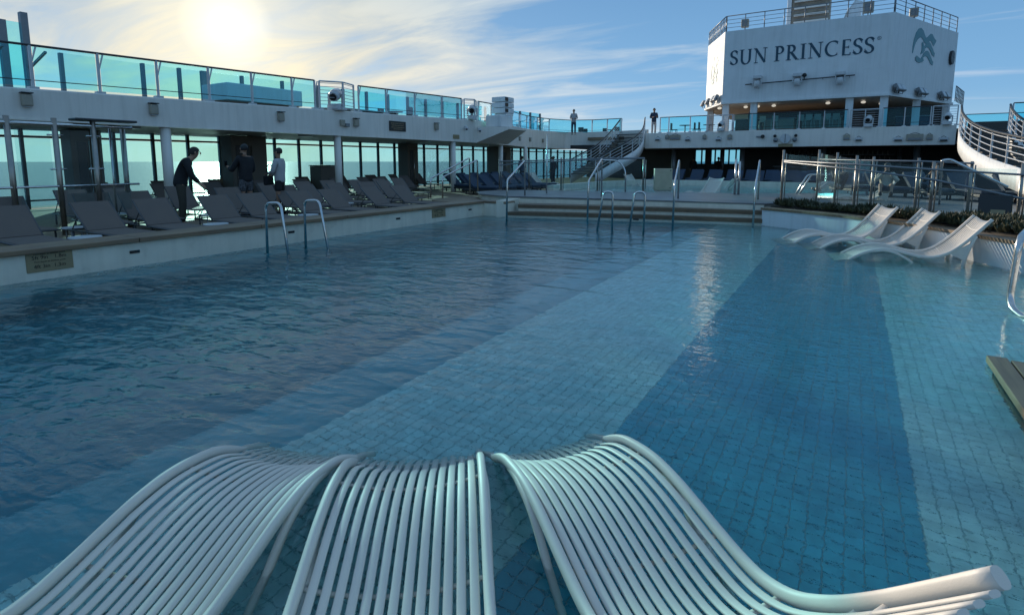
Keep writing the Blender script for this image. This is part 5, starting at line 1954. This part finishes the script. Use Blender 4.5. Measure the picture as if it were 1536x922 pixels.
def person(label, loc, rz, h=1.7, pose=None, top='black_cloth', bottom='olive_cloth', hair='hair', skirt=False, longleg=True, cap=None, beard=False):
    J = dict(STAND)
    if pose: J.update(pose)
    J = {k: Vector(v) for k, v in J.items()}
    r_ = empty('person', loc, rz, label, 'person', 'people on deck')
    k = h / 1.75
    r_.scale = (k, k, k)
    vs, es, rad = [], [], []

    def v(p, r0):
        vs.append(tuple(p)); rad.append(r0); return len(vs) - 1
    pe = v(J['pelvis'], (.15, .11)); wa = v(J['waist'], (.135, .10)); ch = v(J['chest'], (.165, .11)); ne = v(J['neck'], .055); ja = v(J['jaw'], .062); he = v(J['head'], (.078, .094)); cr = v(J['crown'], (.065, .075))
    es += [(pe, wa), (wa, ch), (ch, ne), (ne, ja), (ja, he), (he, cr)]
    for s in 'lr':
        a = v(J['s' + s], .062); b_ = v(J['e' + s], .042); c = v(J['w' + s], .027)
        es += [(ch, a), (a, b_), (b_, c)]
        d = (J['w' + s] - J['e' + s]).normalized()
        side = d.cross(Vector((0, 0, 1)))
        if side.length < .1: side = Vector((1, 0, 0))
        side.normalize()
        pm_ = v(J['w' + s] + d * .075, (.036, .022)); es.append((c, pm_))
        upv = side.cross(d)
        for q, ln in ((-.030, .065), (-.010, .080), (.010, .076), (.030, .060)):
            f1 = v(J['w' + s] + d * (.085 + ln * .5) + side * q, .0095)
            f2 = v(J['w' + s] + d * (.085 + ln) + side * q * 1.1 - upv * .018, .008)
            es += [(pm_, f1), (f1, f2)]
        t1 = v(J['w' + s] + d * .055 + side * .045 - upv * .01, .011); t2 = v(J['w' + s] + d * .09 + side * .06 - upv * .02, .009)
        es += [(c, t1), (t1, t2)]
        a = v(J['h' + s], .085); b_ = v(J['k' + s], .056); c = v(J['a' + s], .038); d_ = v(J['t' + s], (.042, .028))
        es += [(pe, a), (a, b_), (b_, c), (c, d_)]
    skin_body('body', vs, es, rad, 'skin', r_)
    # top garment
    vs, es, rad = [], [], []
    hm = v(J['pelvis'] + Vector((0, 0, -.13)), (.176, .150)); pe = v(J['pelvis'] + Vector((0, 0, .0)), (.174, .145)); es.append((hm, pe)); wa = v(J['waist'], (.168, .135)); ch = v(J['chest'], (.19, .14)); ne = v(J['neck'] + Vector((0, 0, -.03)), .075)
    es += [(pe, wa), (wa, ch), (ch, ne)]
    for s in 'lr':
        a = v(J['s' + s], .080); b_ = v(J['e' + s], .060); c = v(J['e' + s].lerp(J['w' + s], .88), .042)
        es += [(ch, a), (a, b_), (b_, c)]
    skin_body('jacket', vs, es, rad, top, r_)
    vs, es, rad = [], [], []
    t_ = v(J['pelvis'].lerp(J['waist'], .55), (.150, .118)); pe = v(J['pelvis'] + Vector((0, 0, -.01)), (.158, .125))
    es.append((t_, pe))
    for s in 'lr':
        a = v(J['h' + s].lerp(J['k' + s], .26), .092); b_ = v(J['k' + s] if longleg else J['h' + s].lerp(J['k' + s], .75), .070 if longleg else .088)
        es += [(pe, a), (a, b_)]
        if longleg:
            c = v(J['a' + s].lerp(J['k' + s], .08), .062); es.append((b_, c))
    skin_body('trousers' if not skirt else 'skirt', vs, es, rad, bottom, r_)
    # shoes
    for s in 'lr':
        b = MB(); a = J['a' + s]; t = J['t' + s]
        b.tube([a + Vector((0, -.05, -.05)), a + Vector((0, .0, -.045)), a.lerp(t, .6) + Vector((0, 0, -.01)), t + Vector((0, .03, -.005))], .05, 10, rs=[.035, .047, .045, .03])
        b.build('shoe', 'black', r_)
    # hair cap shaped over the skull
    hd = J['head']; up = (J['crown'] - J['jaw']).normalized()
    fwd = Vector((0, 1, 0))
    b = MB()
    n, m_ = 14, 8
    vv, ff = [], []
    for i in range(m_ + 1):
        th = math.pi * .62 * i / m_
        for j in range(n):
            ph = 2 * math.pi * j / n
            cut = 1.0 - .38 * max(0, math.sin(ph)) * (i / m_)
            t2 = th * cut
            vv.append(hd + Vector((0, -.012, .0)) + Vector((.092 * math.sin(t2) * math.cos(ph), .105 * math.sin(t2) * math.sin(ph), .0)) + up * (.118 * math.cos(t2)))
    for i in range(m_):
        for j in range(n): ff.append((i * n + j, i * n + (j + 1) % n, (i + 1) * n + (j + 1) % n, (i + 1) * n + j))
    b.add(vv, ff, True)
    if cap: b.add([hd + Vector((x_, y_, .045)) for x_, y_ in ((-.07, .07), (.07, .07), (.05, .17), (-.05, .17))], [(0, 1, 2, 3)])
    b.build('cap' if cap else 'hair', cap or hair, r_)
    # nose, ears, eyes
    b = MB(); b.ball(hd + Vector((0, .098, -.02)), .014, 6, 5, (1, 1.2, 1.6)); b.build('nose', 'skin', r_)
    b = MB(); b.ball(hd + Vector((-.088, 0, -.01)), .02, 6, 5, (.5, 1, 1.4)); b.ball(hd + Vector((.088, 0, -.01)), .02, 6, 5, (.5, 1, 1.4)); b.build('ears', 'skin', r_)
    b = MB(); b.ball(hd + Vector((-.032, .086, .01)), .010, 6, 5); b.ball(hd + Vector((.032, .086, .01)), .010, 6, 5); b.build('eyes', 'black', r_)
    b = MB(); b.ball(hd + Vector((0, .088, -.062)), .014, 6, 4, (1.6, .6, .4)); b.build('mouth', 'brown_wall', r_)
    return r_


# man in black, stooping over the loungers, seen from behind and facing away to the right
person('man in black jacket and olive shorts stooping alone beside the first gallery pillar', (-12.25, 6.25, DK), R(-25), 1.83,
       dict(chest=(0, .10, 1.30), waist=(0, .03, 1.10), neck=(0, .20, 1.42), jaw=(0, .28, 1.46), head=(0, .30, 1.55), crown=(0, .28, 1.62), sl=(-.17, .12, 1.37), sr=(.17, .12, 1.37), el=(-.22, .20, 1.08), er=(.22, .20, 1.08), wl=(-.16, .36, .92), wr=(.18, .34, .90)),
       'black_cloth', 'olive_cloth', 'hair')
person('man in dark cap and dark jacket and patterned shorts, holding up a phone', (-13.35, 8.45, DK), R(92), 1.86,
       dict(wl=(-.16, .42, 1.20), el=(-.26, .14, 1.12), er=(.25, .05, 1.12), wr=(.14, .26, 1.02)), 'black_cloth', 'print_cloth', 'hair', longleg=False, cap='black')
person('woman with short dark hair in a white sweater and black skirt, carrying a dark bag', (-13.15, 9.30, DK), R(118), 1.78,
       dict(wl=(-.05, .30, 1.08), el=(-.23, .08, 1.12), er=(.23, .06, 1.12), wr=(.02, .30, 1.02)), 'white_cloth', 'black_cloth', 'hair', skirt=True, longleg=False)
r_ = empty('shoulder_bag', (-13.42, 9.15, 1.10), R(118), 'dark shoulder bag held by the woman in the white sweater', 'bag')
b = MB(); b.bbox(-.2, .2, -.05, .06, -.14, .12, .04); b.build('bag_body', 'black_cloth', r_)
b = MB(); b.tube(rounded([(-.15, 0, .1), (-.1, -.05, .42), (.1, -.05, .42), (.15, 0, .1)], .1), .01, 6); b.build('strap', 'black_cloth', r_)
p = Vector((-13.35, 8.45, DK)) + Matrix.Rotation(R(92), 3, 'Z') @ Vector((-.17, .55, 1.36))
r_ = empty('phone', p, R(92), 'dark phone in the raised hand of the man in the cap', 'phone')
b = MB(); b.bbox(-.04, .04, -.005, .005, -.08, .08, .003); b.build('phone_body', 'black', r_)
b = MB(); b.box(-.036, .036, -.0065, -.0055, -.074, .074); b.build('screen', 'chrome_dark', r_)
p = aty(857, 198, 34.6)
person('man in white shirt and dark trousers standing at the far left upper deck corner', (-17.0, 35.7, 3.45), R(-160), 1.78, dict(wl=(-.12, .2, 1.12), wr=(.12, .2, 1.12)), 'white_cloth', 'blue_cloth', 'grey_hair')
person('man in dark shirt standing at the head of the left curved stair', (-12.0, 38.1, 3.40), R(-150), 1.85, dict(wl=(-.1, .26, 1.2), wr=(.12, .26, 1.15)), 'blue_cloth', 'white_cloth', 'hair')
# seated sunbather photographing towards the camera
SIT = dict(pelvis=(0, 0, .42), waist=(0, -.05, .57), chest=(0, -.12, .78), neck=(0, -.15, .93), jaw=(0, -.11, 1.01), head=(0, -.13, 1.11), crown=(0, -.15, 1.17), sl=(-.17, -.13, .87), sr=(.17, -.13, .87), el=(-.27, .06, .66), er=(.27, .06, .66),
           wl=(-.07, .12, .92), wr=(.07, .12, .92), hl=(-.09, .02, .40), kl=(-.14, .42, .58), al=(-.13, .72, .34), tl=(-.13, .84, .36), hr=(.09, .02, .40), kr=(.14, .42, .58), ar=(.13, .72, .34), tr=(.13, .84, .36))
p = atz(1320, 300, .38)
person('sunbather in a pale shirt sitting on the right terrace, aiming a camera', (.85, 19.4, .38), R(178), 1.7, SIT, 'pale_cloth', 'blue_cloth', 'hair', longleg=False)
r_ = empty('camera', (.85, 19.22, 1.27), R(178), 'black camera held to the face of the sunbather on the right terrace', 'camera')
b = MB(); b.bbox(-.07, .07, -.03, .03, -.045, .045, .01); b.build('camera_body', 'black', r_)
b = MB(); b.tube([(0, .03, 0), (0, .09, 0)], .035, 10); b.build('lens', 'black', r_)
person('person lying back in dark clothes, left of the sunbather with a camera', (-.35, 20.9, .38), R(120), 1.65, SIT, 'black_cloth', 'white_cloth', 'hair')
person('person in dark clothes slumped in a chair near the sandwich board', (2.0, 19.6, .38), R(150), 1.7, SIT, 'black_cloth', 'black_cloth', 'hair')
person('person sitting on the upper deck sofa, a silhouette above the right curved stair', (9.0, 45.6, 3.3), R(180), 1.75, SIT, 'black_cloth', 'black_cloth', 'hair')
for i, (x_, y_, rz, t_) in enumerate(((-14.9, 28.6, 80, 'left of the curved stair foot'), (-16.2, 27.2, 70, 'behind the blue loungers near the gallery windows'), (-9.8, 40.6, 10, 'in the shade under the far deck, left one of two'), (-8.2, 41.2, -20, 'in the shade under the far deck, right one of two'), (-5.6, 37.9, 0, 'leaning at the railing of the terrace bar'))):
    person('person in dark clothes ' + t_, (x_, y_, DK if i < 4 else 3.3), R(rz), 1.72, None, 'black_cloth' if i != 1 else 'blue_cloth', 'black_cloth')

# tables and chairs on the upper deck (silhouettes behind the glass)
def small_table(label, loc):
    r_ = empty('deck_table', loc, 0, label, 'table', 'small tables on the upper deck')
    b = MB(); b.cyl(0, 0, .70, .735, .38, 18); b.build('table_top', 'dark_metal', r_)
    b = MB(); b.tube([(0, 0, 0), (0, 0, .7)], .04, 8); b.cyl(0, 0, 0, .03, .25, 14); b.build('pedestal', 'dark_metal', r_)
    for s_ in (-1, 1):
        b = MB(); b.bbox(s_ * .75 - .2, s_ * .75 + .2, -.2, .2, .42, .46, .01); b.bbox(s_ * .93 - .02, s_ * .93 + .02, -.2, .2, .46, .9, .01)
        for a_ in (-.17, .17):
            for c_ in (-.17, .17): b.beam((s_ * .75 + a_, c_, 0), (s_ * .75 + a_, c_, .42), .03, .03)
        o = b.build('chair', 'dark_metal', r_)
    return r_


t0 = small_table('dark table with chairs on the upper deck left of the tower, first from the left', (-9.9, 38.3, 3.3))
for i, (x_, y_) in enumerate(((-8.4, 38.6), (-6.2, 39.8))):
    dup(t0, (x_, y_, 3.3), R(20 * i), 'dark table with chairs on the upper deck left of the tower, %s from the left' % ORD[i + 1])
for i, (x_, y_) in enumerate(((-18.6, 19.5), (-19.0, 25.0), (-19.6, 31), (-17.6, 38.6), (-15.6, 39.2))):
    dup(t0, (x_, y_, 3.2), R(35 * i), 'dark table with chairs on the left gallery roof deck, %s from the near end' % ORD[i])
